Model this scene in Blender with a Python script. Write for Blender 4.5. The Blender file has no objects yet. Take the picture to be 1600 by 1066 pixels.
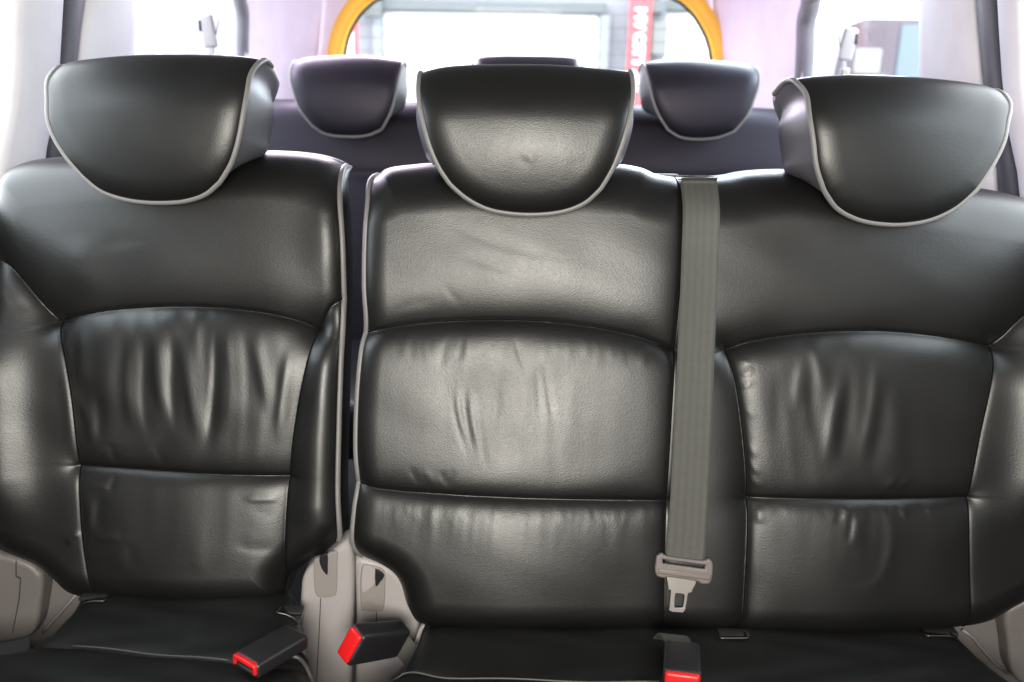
import bpy, bmesh, math, random
import numpy as np
from mathutils import Vector, Matrix, Euler
random.seed(7)
SC = bpy.context.scene
COL = SC.collection

# ------------------------------------------------------------------ camera
EYE = np.array([0.0, 0.0, 1.15])
PITCH, ROLL, FPX = math.radians(17.4), math.radians(1.0), 1414.0
F = np.array([0, math.cos(PITCH), -math.sin(PITCH)])
U0 = np.array([0, math.sin(PITCH), math.cos(PITCH)])
R0 = np.array([1.0, 0, 0])
RR = math.cos(ROLL) * R0 + math.sin(ROLL) * U0
UU = -math.sin(ROLL) * R0 + math.cos(ROLL) * U0
cam_d = bpy.data.cameras.new('camera')
cam = bpy.data.objects.new('camera', cam_d)
COL.objects.link(cam)
cam_d.sensor_fit = 'HORIZONTAL'
cam_d.sensor_width = 36.0
cam_d.lens = 36.0 * FPX / 1600.0
cam_d.clip_start = 0.02
cam_d.clip_end = 500
cam.matrix_world = Matrix(((RR[0], UU[0], -F[0], EYE[0]), (RR[1], UU[1], -F[1], EYE[1]),
                           (RR[2], UU[2], -F[2], EYE[2]), (0, 0, 0, 1)))
cam_d.dof.use_dof = True
cam_d.dof.focus_distance = 1.30
cam_d.dof.aperture_fstop = 3.4
SC.camera = cam

# ------------------------------------------------------------------ world, lamps, exposure
W = bpy.data.worlds.new('World')
SC.world = W
W.use_nodes = True
bg = W.node_tree.nodes['Background']
bg.inputs[0].default_value = (0.90, 0.945, 1.0, 1)
bg.inputs[1].default_value = 8.0
SC.view_settings.view_transform = 'Standard'
SC.view_settings.look = 'None'
SC.view_settings.exposure = 0.0
SC.view_settings.gamma = 1.0
SC.cycles.use_denoising = True
SC.cycles.max_bounces = 10
SC.cycles.diffuse_bounces = 5
SC.cycles.glossy_bounces = 4
SC.cycles.transparent_max_bounces = 12
SC.cycles.caustics_reflective = False
SC.cycles.caustics_refractive = False
SC.cycles.sample_clamp_indirect = 6.0


def area_lamp(name, loc, target, sx, sy, power, color):
    d = bpy.data.lights.new(name, 'AREA')
    d.shape = 'RECTANGLE'
    d.size, d.size_y = sx, sy
    d.energy = power
    d.color = color
    o = bpy.data.objects.new(name, d)
    COL.objects.link(o)
    o.location = loc
    o.rotation_euler = (Vector(target) - Vector(loc)).to_track_quat('-Z', 'Y').to_euler()
    return o


area_lamp('windscreen_daylight', (0.0, -0.70, 1.20), (0.02, 1.3, 0.70), 0.62, 0.60, 60, (1.0, 0.885, 0.78))
area_lamp('left_rear_fill', (-0.70, 2.60, 1.41), (0.40, 1.4, 1.05), 1.00, 0.13, 24, (0.92, 0.78, 1.0))  # added strip under the roof, out of view, boosting left window light
area_lamp('right_rear_fill', (0.70, 2.60, 1.41), (-0.40, 1.4, 1.05), 1.00, 0.13, 24, (0.76, 0.88, 1.0))  # added strip under the roof, out of view, boosting right window light

# ------------------------------------------------------------------ helpers


def ray(px, py):
    return F * FPX + RR * (px - 800.0) - UU * (py - 533.0)


def hit(px, py, p0, n):
    d = ray(px, py)
    t = np.dot(np.array(p0) - EYE, n) / np.dot(d, n)
    return EYE + d * t


def at_y(px, py, y):
    return hit(px, py, (0, y, 0), np.array([0, 1.0, 0]))


def at_z(px, py, z):
    return hit(px, py, (0, 0, z), np.array([0, 0, 1.0]))


def tag(o, label=None, cat=None, group=None, kind=None):
    if label: o['label'] = label
    if cat: o['category'] = cat
    if group: o['group'] = group
    if kind: o['kind'] = kind
    return o


def thing(name, loc, label, cat, group=None):
    o = bpy.data.objects.new(name, None)
    o.empty_display_size = 0.05
    COL.objects.link(o)
    o.location = loc
    return tag(o, label, cat, group)


def link(name, me, mat, parent=None):
    """one mesh object, vertices given in world space"""
    o = bpy.data.objects.new(name, me)
    COL.objects.link(o)
    if mat is not None:
        me.materials.clear()
        me.materials.append(mat)
    if parent is not None:
        o.parent = parent
        bpy.context.view_layer.update()
        o.matrix_parent_inverse = parent.matrix_world.inverted()
    return o


def mesh(verts, faces, smooth=True):
    me = bpy.data.meshes.new('m')
    me.from_pydata([tuple(float(c) for c in v) for v in verts], [], [tuple(int(i) for i in f) for f in faces])
    me.update()
    if smooth:
        me.polygons.foreach_set('use_smooth', np.ones(len(me.polygons), bool))
    return me


def bm_mesh(bm, smooth=True):
    bmesh.ops.recalc_face_normals(bm, faces=bm.faces)
    me = bpy.data.meshes.new('m')
    bm.to_mesh(me)
    bm.free()
    if smooth:
        me.polygons.foreach_set('use_smooth', np.ones(len(me.polygons), bool))
    return me


def rbox(sx, sy, sz, bev=0.004, seg=3, mat4=None, taper=None):
    bm = bmesh.new()
    bmesh.ops.create_cube(bm, size=1.0)
    for v in bm.verts:
        v.co.x *= sx; v.co.y *= sy; v.co.z *= sz
        if taper:
            k = (v.co.x / sx + 0.5)
            s = taper + (1 - taper) * k
            v.co.y *= s; v.co.z *= s
    if bev > 0:
        bmesh.ops.bevel(bm, geom=list(bm.edges) + list(bm.verts), offset=bev, segments=seg, profile=0.5, affect='EDGES')
    if mat4 is not None:
        bmesh.ops.transform(bm, matrix=mat4, verts=bm.verts)
    return bm


def catmull(P, n=8, closed=False):
    P = np.array(P, float)
    out = []
    m = len(P)
    rng = range(m if closed else m - 1)
    for i in rng:
        p1, p2 = P[i], P[(i + 1) % m]
        p0 = P[i - 1] if (i > 0 or closed) else 2 * p1 - p2
        p3 = P[(i + 2) % m] if (i + 2 < m or closed) else 2 * p2 - p1
        # centripetal-ish: limit tangents
        for k in range(n):
            t = k / n
            a = 2 * p1
            b = p2 - p0
            c = 2 * p0 - 5 * p1 + 4 * p2 - p3
            d = -p0 + 3 * p1 - 3 * p2 + p3
            out.append(0.5 * (a + b * t + c * t * t + d * t ** 3))
    if not closed:
        out.append(P[-1])
    return np.array(out)


def resample(P, n):
    P = np.array(P, float)
    s = np.concatenate([[0], np.cumsum(np.linalg.norm(np.diff(P, axis=0), axis=1))])
    t = np.linspace(0, s[-1], n)
    return np.stack([np.interp(t, s, P[:, k]) for k in range(P.shape[1])], 1)


def tube(path, r, sides=8, closed=False, cap=True):
    P = np.array(path, float)
    n = len(P)
    verts, faces = [], []
    prev = None
    for i in range(n):
        if closed:
            t = P[(i + 1) % n] - P[i - 1]
        else:
            t = P[min(i + 1, n - 1)] - P[max(i - 1, 0)]
        t = t / (np.linalg.norm(t) + 1e-12)
        if prev is None:
            a = np.array([0, 0, 1.0]) if abs(t[2]) < 0.9 else np.array([1.0, 0, 0])
            x = np.cross(t, a)
        else:
            x = prev - t * np.dot(prev, t)
        x /= np.linalg.norm(x) + 1e-12
        prev = x
        y = np.cross(t, x)
        for k in range(sides):
            a = 2 * math.pi * k / sides
            verts.append(P[i] + r * (math.cos(a) * x + math.sin(a) * y))
    m = n if closed else n - 1
    for i in range(m):
        for k in range(sides):
            a, b = i * sides + k, i * sides + (k + 1) % sides
            c, d = ((i + 1) % n) * sides + (k + 1) % sides, ((i + 1) % n) * sides + k
            faces.append((a, b, c, d))
    if cap and not closed:
        faces.append(tuple(range(sides))[::-1])
        faces.append(tuple((n - 1) * sides + k for k in range(sides)))
    return mesh(verts, faces)


def plate(outer, holes, thick, bevel, M, res=3):
    """flat plate from 2D outlines (with holes), extruded and bevelled, placed by the 4x4 M"""
    cu = bpy.data.curves.new('c', 'CURVE')
    cu.dimensions = '2D'
    cu.fill_mode = 'BOTH'
    for pts in [outer] + list(holes):
        sp = cu.splines.new('POLY')
        sp.points.add(len(pts) - 1)
        for i, p in enumerate(pts):
            sp.points[i].co = (p[0], p[1], 0, 1)
        sp.use_cyclic_u = True
    cu.extrude = max(thick / 2 - bevel, 0.0001)
    cu.bevel_depth = bevel
    cu.bevel_resolution = res
    cu.offset = -bevel
    ob = bpy.data.objects.new('c', cu)
    COL.objects.link(ob)
    dg = bpy.context.evaluated_depsgraph_get()
    me = bpy.data.meshes.new_from_object(ob.evaluated_get(dg))
    bpy.data.objects.remove(ob)
    me.transform(M)
    me.materials.clear()
    return me


def frame_y(y):
    """local x,y -> world x,z on the plane at this y, facing the camera"""
    return Matrix(((1, 0, 0, 0), (0, 0, -1, y), (0, 1, 0, 0), (0, 0, 0, 1)))


def shade_auto(me, ang=0.6):
    me.polygons.foreach_set('use_smooth', np.ones(len(me.polygons), bool))
    bm = bmesh.new(); bm.from_mesh(me)
    for e in bm.edges:
        if len(e.link_faces) == 2 and e.calc_face_angle(0) > ang:
            e.smooth = False
    bm.to_mesh(me); bm.free()
    return me


def rrect(x0, y0, x1, y1, r, n=6):
    out = []
    for cx, cy, a0 in ((x1 - r, y1 - r, 0), (x0 + r, y1 - r, 90), (x0 + r, y0 + r, 180), (x1 - r, y0 + r, 270)):
        for k in range(n + 1):
            a = math.radians(a0 + 90 * k / n)
            out.append((cx + r * math.cos(a), cy + r * math.sin(a)))
    return out


# ------------------------------------------------------------------ materials
def principled(name, color, rough=0.5, metal=0.0, spec=0.5):
    m = bpy.data.materials.new(name)
    m.use_nodes = True
    b = m.node_tree.nodes['Principled BSDF']
    b.inputs['Base Color'].default_value = (*color, 1)
    b.inputs['Roughness'].default_value = rough
    b.inputs['Metallic'].default_value = metal
    b.inputs['Specular IOR Level'].default_value = spec
    return m


def N(m, typ, **kw):
    n = m.node_tree.nodes.new(typ)
    for k, v in kw.items():
        setattr(n, k, v)
    return n


def leather(name, color, rough, grain=0.12):
    m = principled(name, color, rough)
    nt = m.node_tree
    b = nt.nodes['Principled BSDF']
    b.inputs['Specular Tint'].default_value = (0.945, 1.0, 0.995, 1)
    tc = N(m, 'ShaderNodeTexCoord')
    vo = N(m, 'ShaderNodeTexVoronoi', feature='DISTANCE_TO_EDGE')
    vo.inputs['Scale'].default_value = 380
    n1 = N(m, 'ShaderNodeTexNoise'); n1.inputs['Scale'].default_value = 160; n1.inputs['Detail'].default_value = 4
    n2 = N(m, 'ShaderNodeTexNoise'); n2.inputs['Scale'].default_value = 9; n2.inputs['Detail'].default_value = 5
    mp = N(m, 'ShaderNodeMapping'); mp.inputs['Scale'].default_value = (0.5, 1.0, 1.3)
    nt.links.new(tc.outputs['Object'], mp.inputs[0])
    for t in (vo, n1):
        nt.links.new(mp.outputs[0], t.inputs['Vector'])
    nt.links.new(tc.outputs['Object'], n2.inputs['Vector'])
    bp = N(m, 'ShaderNodeBump'); bp.inputs['Strength'].default_value = grain; bp.inputs['Distance'].default_value = 0.0012
    mx = N(m, 'ShaderNodeMath', operation='MULTIPLY_ADD')
    nt.links.new(n1.outputs[0], mx.inputs[0]); mx.inputs[1].default_value = 0.5
    nt.links.new(vo.outputs['Distance'], mx.inputs[2])
    nt.links.new(mx.outputs[0], bp.inputs['Height'])
    nt.links.new(bp.outputs[0], b.inputs['Normal'])
    mr = N(m, 'ShaderNodeMapRange')
    mr.inputs['From Min'].default_value = 0.3; mr.inputs['From Max'].default_value = 0.7
    mr.inputs['To Min'].default_value = rough - 0.03; mr.inputs['To Max'].default_value = rough + 0.045
    nt.links.new(n2.outputs[0], mr.inputs[0])
    nt.links.new(mr.outputs[0], b.inputs['Roughness'])
    return m


def plastic(name, color, rough, grain=0.05, scale=900):
    m = principled(name, color, rough)
    nt = m.node_tree
    tc = N(m, 'ShaderNodeTexCoord')
    n1 = N(m, 'ShaderNodeTexNoise'); n1.inputs['Scale'].default_value = scale
    n2 = N(m, 'ShaderNodeTexNoise'); n2.inputs['Scale'].default_value = 14; n2.inputs['Detail'].default_value = 6
    nt.links.new(tc.outputs['Object'], n1.inputs['Vector'])
    nt.links.new(tc.outputs['Object'], n2.inputs['Vector'])
    bp = N(m, 'ShaderNodeBump'); bp.inputs['Strength'].default_value = grain; bp.inputs['Distance'].default_value = 0.001
    nt.links.new(n1.outputs[0], bp.inputs['Height'])
    nt.links.new(bp.outputs[0], nt.nodes['Principled BSDF'].inputs['Normal'])
    mix = N(m, 'ShaderNodeMix', data_type='RGBA')
    mix.inputs['A'].default_value = (*[c * 0.86 for c in color], 1)
    mix.inputs['B'].default_value = (*[min(1, c * 1.08) for c in color], 1)
    nt.links.new(n2.outputs[0], mix.inputs['Factor'])
    nt.links.new(mix.outputs['Result'], nt.nodes['Principled BSDF'].inputs['Base Color'])
    return m


LEATHER = leather('black_leather', (0.0045, 0.0047, 0.0048), 0.375, 0.15)
LEATHER_SIDE = leather('black_leather_side', (0.010, 0.010, 0.011), 0.45)
LEATHER_REST_LIT = leather('window_lit_headrest_leather', (0.075, 0.075, 0.082), 0.34)  # same black leather, side-window light put into a paler base colour
LEATHER_REAR = leather('lilac_cast_leather', (0.006, 0.0053, 0.0085), 0.46, 0.10)  # black leather with the backlit lilac cast put into base and sheen
LEATHER_REAR.node_tree.nodes['Principled BSDF'].inputs['Specular Tint'].default_value = (0.62, 0.58, 0.72, 1)
LEATHER_SEAT = leather('matte_black_leather', (0.0045, 0.0045, 0.0045), 0.52, 0.14)
LEATHER_SEAT.node_tree.nodes['Principled BSDF'].inputs['Specular IOR Level'].default_value = 0.35
DIM_PIPING = plastic('dim_piping', (0.055, 0.055, 0.052), 0.5)
CLOTH = leather('black_seat_base', (0.010, 0.010, 0.010), 0.6)
PIPING = plastic('grey_piping', (0.155, 0.158, 0.155), 0.45)
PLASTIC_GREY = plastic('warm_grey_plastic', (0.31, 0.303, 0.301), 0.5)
PLASTIC_INLAY = plastic('olive_grey_plastic', (0.22, 0.213, 0.20), 0.5)
PLASTIC_BLACK = plastic('black_plastic', (0.011, 0.011, 0.013), 0.42, 0.08)
PLASTIC_RED = plastic('red_plastic', (0.60, 0.010, 0.012), 0.38, 0.0)
TONGUE_PLASTIC = plastic('tongue_plastic', (0.13, 0.118, 0.112), 0.5)
COVER_SHADED = plastic('shaded_grey_plastic', (0.125, 0.12, 0.115), 0.5)  # outer covers and brackets: their shade put into a darker grey
STEEL = principled('anchor_steel', (0.14, 0.135, 0.13), 0.35, 1.0)
METAL = plastic('brushed_metal', (0.27, 0.262, 0.25), 0.40, 0.03); METAL.node_tree.nodes['Principled BSDF'].inputs['Metallic'].default_value = 0.75
TRIM = plastic('pale_trim', (0.57, 0.57, 0.60), 0.55)
TRIM_REAR = plastic('flare_tinted_rear_trim', (0.70, 0.61, 0.77), 0.55)  # lilac window flare put into the pale trim colour
RUBBER = plastic('dark_rubber', (0.035, 0.037, 0.045), 0.5)
FRAME = plastic('grey_window_frame', (0.16, 0.15, 0.18), 0.4)
ORANGE = plastic('orange_rubber', (0.95, 0.48, 0.04), 0.45, 0.0)
HEADLINER = plastic('headliner', (0.30, 0.29, 0.28), 0.9)
CREASE_SHADE = principled('crease_shade', (0.004, 0.004, 0.004), 0.9, 0.0, 0.08)  # matte black laid into the sewn creases in place of their shade
BELT_GUIDE = plastic('belt_guide_grey', (0.34, 0.33, 0.36), 0.5)
DARK_PANEL = plastic('dark_card_and_blocker', (0.06, 0.06, 0.06), 0.7)  # door cards and blockers, darkened to cut bounce onto the seats
CARPET = plastic('carpet', (0.02, 0.02, 0.02), 0.95)


def webbing_mat(name, c1, c2):
    m = principled(name, c1, 0.6)
    nt = m.node_tree
    b = nt.nodes['Principled BSDF']
    uv = N(m, 'ShaderNodeUVMap')
    sx = N(m, 'ShaderNodeSeparateXYZ')
    nt.links.new(uv.outputs[0], sx.inputs[0])
    w1 = N(m, 'ShaderNodeTexWave', wave_type='BANDS', bands_direction='X')
    w1.inputs['Scale'].default_value = 1.6; w1.inputs['Distortion'].default_value = 0.4
    w2 = N(m, 'ShaderNodeTexWave', wave_type='BANDS', bands_direction='Y')
    w2.inputs['Scale'].default_value = 45; w2.inputs['Distortion'].default_value = 0.6
    n = N(m, 'ShaderNodeTexNoise'); n.inputs['Scale'].default_value = 6; n.inputs['Detail'].default_value = 6
    for t in (w1, w2, n):
        nt.links.new(uv.outputs[0], t.inputs['Vector'])
    mx = N(m, 'ShaderNodeMix', data_type='RGBA')
    mx.inputs['A'].default_value = (*c1, 1); mx.inputs['B'].default_value = (*c2, 1)
    ad = N(m, 'ShaderNodeMath', operation='MULTIPLY_ADD')
    nt.links.new(w1.outputs[1], ad.inputs[0]); ad.inputs[1].default_value = 0.5
    nt.links.new(n.outputs[0], ad.inputs[2])
    sb = N(m, 'ShaderNodeMath', operation='SUBTRACT'); sb.inputs[1].default_value = 0.2
    nt.links.new(ad.outputs[0], sb.inputs[0])
    nt.links.new(sb.outputs[0], mx.inputs['Factor'])
    nt.links.new(mx.outputs['Result'], b.inputs['Base Color'])
    bp = N(m, 'ShaderNodeBump'); bp.inputs['Strength'].default_value = 0.35; bp.inputs['Distance'].default_value = 0.001
    nt.links.new(w2.outputs[1], bp.inputs['Height'])
    nt.links.new(bp.outputs[0], b.inputs['Normal'])
    return m


WEBBING = webbing_mat('belt_webbing', (0.058, 0.062, 0.055), (0.078, 0.083, 0.075))
WEBBING_PALE = webbing_mat('pale_belt_webbing', (0.085, 0.078, 0.092), (0.11, 0.10, 0.115))


def glass_mat():
    m = bpy.data.materials.new('window_glass')
    m.use_nodes = True
    nt = m.node_tree
    nt.nodes.remove(nt.nodes['Principled BSDF'])
    tr = N(m, 'ShaderNodeBsdfTransparent'); tr.inputs[0].default_value = (0.93, 0.95, 0.95, 1)
    gl = N(m, 'ShaderNodeBsdfGlossy'); gl.inputs['Roughness'].default_value = 0.03
    fr = N(m, 'ShaderNodeFresnel'); fr.inputs[0].default_value = 1.45
    mx = N(m, 'ShaderNodeMixShader')
    hf = N(m, 'ShaderNodeMath', operation='MULTIPLY'); hf.inputs[1].default_value = 0.08
    nt.links.new(fr.outputs[0], hf.inputs[0]); nt.links.new(hf.outputs[0], mx.inputs[0]); nt.links.new(tr.outputs[0], mx.inputs[1]); nt.links.new(gl.outputs[0], mx.inputs[2])
    nt.links.new(mx.outputs[0], nt.nodes['Material Output'].inputs['Surface'])
    return m


GLASS = glass_mat()


# ------------------------------------------------------------------ upholstery: height fields over real outlines
class Frame:
    """a leaning plane: u to the right, v up the plane, w out of it"""
    def __init__(s, y, zrel, lean, yaw=0.0):
        a = math.radians(lean); b = math.radians(yaw)
        s.o = np.array([0, y, EYE[2] + zrel])
        s.u = np.array([math.cos(b), math.sin(b), 0])
        fwd = np.array([-math.sin(b), math.cos(b), 0])
        s.v = fwd * math.sin(a) + np.array([0, 0, math.cos(a)])
        s.n = -fwd * math.cos(a) + np.array([0, 0, math.sin(a)])

    def uv(s, pts, w=0.0):
        out = []
        for px, py in pts:
            p = hit(px, py, s.o + s.n * w, s.n) - s.o
            out.append((np.dot(p, s.u), np.dot(p, s.v)))
        return np.array(out)

    def xyz(s, uv, w):
        uv = np.asarray(uv)
        w = np.asarray(w)
        return s.o + uv[..., :1] * s.u + uv[..., 1:2] * s.v + w[..., None] * s.n


def seg_dist(Q, poly):
    """distance of each point of Q to the polyline, side ratio -1..1, position 0..1 along"""
    best = np.full(len(Q), 1e9); side = np.zeros(len(Q)); along = np.zeros(len(Q))
    seg = np.linalg.norm(np.diff(poly, axis=0), axis=1)
    cum = np.concatenate([[0], np.cumsum(seg)])
    for i in range(len(poly) - 1):
        a, b = poly[i], poly[i + 1]
        d = b - a
        L2 = d @ d + 1e-15
        t = np.clip(((Q - a) @ d) / L2, 0, 1)
        e = Q - (a + t[:, None] * d)
        dist = np.sqrt((e ** 2).sum(1))
        m = dist < best
        best[m] = dist[m]
        cr = (d[0] * e[:, 1] - d[1] * e[:, 0]) / math.sqrt(L2)
        side[m] = (cr / (dist + 1e-9))[m]
        along[m] = ((cum[i] + t * seg[i]) / cum[-1])[m]
    return best, side, along


def inside(Q, poly):
    x, y = Q[:, 0], Q[:, 1]
    r = np.zeros(len(Q), bool)
    n = len(poly)
    for i in range(n):
        x1, y1 = poly[i]; x2, y2 = poly[(i + 1) % n]
        c = ((y1 > y) != (y2 > y)) & (x < (x2 - x1) * (y - y1) / (y2 - y1 + 1e-15) + x1)
        r ^= c
    return r


def coons(L, Rr, T, B, nu, nv, bias=True):
    """L,R: top->bottom   T,B: left->right   returns nv x nu x 2"""
    def cond(n):
        t = np.linspace(0, 1, n)
        return t if not bias else 0.72 * t + 0.28 * (0.5 - 0.5 * np.cos(math.pi * t))
    s, t = cond(nu), cond(nv)

    def pick(P, q):
        P = np.array(P, float)
        c = np.concatenate([[0], np.cumsum(np.linalg.norm(np.diff(P, axis=0), axis=1))])
        c /= c[-1]
        return np.stack([np.interp(q, c, P[:, k]) for k in range(2)], 1)
    Lq, Rq, Tq, Bq = pick(L, t), pick(Rr, t), pick(T, s), pick(B, s)
    S, TT = np.meshgrid(s, t)
    S = S[..., None]; TT = TT[..., None]
    G = (1 - TT) * Tq[None] + TT * Bq[None] + (1 - S) * Lq[:, None] + S * Rq[:, None]
    G -= (1 - S) * (1 - TT) * Tq[0] + S * (1 - TT) * Tq[-1] + (1 - S) * TT * Bq[0] + S * TT * Bq[-1]
    return G


def roll(d, R, D):
    x = np.clip(1 - d / R, 0, 1)
    return -D * (1 - np.sqrt(np.maximum(0, 1 - x * x)))


class Pad:
    """an upholstered face: outline curves, rolled edges, seams, ridges, creases"""
    def __init__(s, fr, L, Rr, T, B, wout=-0.02, edge=None, wtop=None):
        s.fr = fr
        s.wout = wout
        s.edge_curves = None
        wt = wout if wtop is None else wtop
        side = lambda c: np.concatenate([fr.uv(c[:1], wt), fr.uv(c[1:2], 0.6 * wt + 0.4 * wout), fr.uv(c[2:], wout)])
        s.L, s.R, s.T, s.B = [catmull(q, 8) for q in (side(L), side(Rr), fr.uv(T, wt), fr.uv(B, wout))]
        s.edge = edge
        s.seams, s.bumps, s.folds, s.base = [], [], [], None

    def seam(s, pts, A, Ls, Lr, groove=0.0030, gw=0.0016):
        s.seams.append((catmull(s.fr.uv(pts), 7), A, Ls, Lr, groove, gw))

    def bump(s, pts, a, sig, taper=0.3, skew=0.0):
        if abs(a) < 0.008:
            a, sig = a * (0.40 if a < 0 else 0.50), sig * 1.35
        s.bumps.append((catmull(s.fr.uv(pts), 4) if len(pts) > 1 else s.fr.uv(pts), a, sig, taper, skew))

    def fold(s, ring, amp, lam, seed, cen=None, rad=None, fade=0.03):
        c = None if cen is None else s.fr.uv([cen])[0]
        s.folds.append((s.fr.uv(ring), amp, lam, seed, c, rad, fade))

    def height(s, Q):
        Q = np.asarray(Q, float)
        h = np.zeros(len(Q))
        for c, (R_, D_) in zip(s.edge_curves or (s.L, s.R, s.T, s.B), s.edge):
            if R_ > 0:
                d, _, _ = seg_dist(Q, c)
                h += roll(d, R_, D_)
        for poly, A, Ll, Lr, g, gw in s.seams:
            lo, hi = poly.min(0) - 0.3, poly.max(0) + 0.3
            m = ((Q > lo) & (Q < hi)).all(1)
            d, sd, _ = seg_dist(Q[m], poly)
            t = 0.5 + 0.5 * np.clip(sd, -1, 1)
            Lx = Ll * t + Lr * (1 - t)          # t=1: left of the direction of travel (above, going right)
            h[m] += -A * np.exp(-d / Lx) + 0.5 * g * np.tanh(sd * d / gw) * np.exp(-d / 0.014) - 0.0006 * np.exp(-(d / 0.003) ** 2)
        for poly, a, sig, taper, skew in s.bumps:
            lo, hi = poly.min(0) - 4 * sig, poly.max(0) + 4 * sig
            m = ((Q > lo) & (Q < hi)).all(1)
            if not m.any():
                continue
            if len(poly) == 1:
                d = np.sqrt(((Q[m] - poly[0]) ** 2).sum(1)); k = 1.0
                h[m] += a * np.exp(-(d / sig) ** 2)
            else:
                d, sd, al = seg_dist(Q[m], poly)
                k = np.clip(np.minimum(al, 1 - al) / max(taper, 1e-3), 0, 1)
                k = k * k * (3 - 2 * k)
                sg = sig * (1 + skew * sd)
                h[m] += a * k * np.exp(-(d / sg) ** 2)
        for ring, amp, lam, sd_, cen, rad, fade in s.folds:
            lo, hi = ring.min(0), ring.max(0)
            ii = np.nonzero(((Q > lo) & (Q < hi)).all(1))[0]
            ii = ii[inside(Q[ii], ring)]
            if len(ii) == 0:
                continue
            q = Q[ii]
            d, _, _ = seg_dist(q, np.concatenate([ring, ring[:1]]))
            env = np.clip(d / fade, 0, 1); env = env * env * (3 - 2 * env)
            if cen is not None:
                env = env * np.exp(-(((q - cen) / rad) ** 2).sum(1))
            rg = np.random.RandomState(sd_)
            f = 0
            for o_ in range(5):
                l_ = lam * (0.62 + 0.34 * o_)
                k_ = 2 * math.pi / l_
                ph = rg.uniform(0, 6.28, 3)
                slant = rg.uniform(-0.10, 0.10)
                warp = 0.16 * lam * np.sin(q[:, 1] * rg.uniform(8, 18) + ph[1]) + slant * q[:, 1]
                mod = 0.55 + 0.45 * np.sin(q[:, 1] * rg.uniform(5, 14) + q[:, 0] * rg.uniform(14, 30) + ph[2])
                w_ = np.sin(k_ * (q[:, 0] + warp) + ph[0])
                w_ = w_ + 0.35 * w_ * w_
                f = f + w_ * mod * l_ / lam * 0.5
            h[ii] += amp * env * f / 2.0
        if s.base is not None:
            h += s.base(Q)
        return h + s.extra(Q)

    def extra(s, Q):
        return 0.0

    def build(s, nu, nv):
        s.nu, s.nv = nu, nv
        s.G = coons(s.L, s.R, s.T, s.B, nu, nv)
        Q = s.G.reshape(-1, 2)
        s.H = s.height(Q).reshape(nv, nu)
        s.P = s.fr.xyz(s.G, s.H)
        du = np.gradient(s.P, axis=1); dv = np.gradient(s.P, axis=0)
        n = np.cross(dv, du)
        s.Nn = n / (np.linalg.norm(n, axis=2, keepdims=True) + 1e-12)
        return s

    def panels(s, regions):
        """split the faces between the named uv regions (first match); the rest is 'rest'"""
        nu, nv = s.nu, s.nv
        idx = np.arange(nu * nv).reshape(nv, nu)
        faces = np.stack([idx[:-1, :-1], idx[1:, :-1], idx[1:, 1:], idx[:-1, 1:]], -1).reshape(-1, 4)
        cen = s.G.reshape(-1, 2)[faces].mean(1)
        lab = np.full(len(faces), -1)
        for k, (_, poly) in enumerate(regions):
            m = inside(cen, s.fr.uv(poly)) & (lab < 0)
            lab[m] = k
        # keep each panel in one piece: small stray patches join the panel next to them
        g = lab.reshape(nv - 1, nu - 1)
        seen = np.zeros_like(g, bool)
        comps = {}
        for r0 in range(nv - 1):
            for c0 in range(nu - 1):
                if seen[r0, c0]:
                    continue
                v = g[r0, c0]; st = [(r0, c0)]; seen[r0, c0] = True; cells = []; nb = {}
                while st:
                    r, c = st.pop(); cells.append((r, c))
                    for a, b in ((r + 1, c), (r - 1, c), (r, c + 1), (r, c - 1)):
                        if 0 <= a < nv - 1 and 0 <= b < nu - 1:
                            if g[a, b] == v:
                                if not seen[a, b]:
                                    seen[a, b] = True; st.append((a, b))
                            else:
                                nb[g[a, b]] = nb.get(g[a, b], 0) + 1
                comps.setdefault(v, []).append((len(cells), cells, nb))
        for v, cs in comps.items():
            cs.sort(key=lambda q: -q[0])
            for ln, cells, nb in cs[1:]:
                if nb:
                    t = max(nb, key=nb.get)
                    for r, c in cells:
                        g[r, c] = t
        lab = g.ravel()
        V = s.P.reshape(-1, 3); NN = s.Nn.reshape(-1, 3)
        out = {}
        for k, name in [(-1, 'rest')] + [(k, r[0]) for k, r in enumerate(regions)]:
            f = faces[lab == k]
            if len(f) == 0:
                continue
            used, inv = np.unique(f, return_inverse=True)
            out.setdefault(name, []).append((V[used], inv.reshape(-1, 4), NN[used]))
        return out

    def loop(s):
        """boundary, from top-left down the left side, along the bottom, up the right side, back along the top"""
        i = [(r, 0) for r in range(s.nv)] + [(s.nv - 1, c) for c in range(1, s.nu)] + \
            [(r, s.nu - 1) for r in range(s.nv - 2, -1, -1)] + [(0, c) for c in range(s.nu - 2, 0, -1)]
        i = np.array(i)
        return s.G[i[:, 0], i[:, 1]], s.H[i[:, 0], i[:, 1]]

    def skirt(s, rings, step=3, sink=0.0):
        """rings: list of (outset, setback); returns verts, faces of the sides and back"""
        g, h = s.loop()
        g, h = g[::step], h[::step]
        t = np.roll(g, -2, 0) - np.roll(g, 2, 0)
        t /= np.linalg.norm(t, axis=1, keepdims=True) + 1e-12
        out = np.stack([-t[:, 1] * -1, t[:, 0] * -1], 1)   # outward for this turning sense
        cen = g.mean(0)
        if ((g - cen) * out).sum(1).mean() < 0:
            out = -out
        out = (out + np.roll(out, 1, 0) + np.roll(out, -1, 0)) / 3
        n = len(g)
        verts = [s.fr.xyz(g, h - 0.0004)]
        bmax = max(b for _, b, _ in rings)
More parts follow.
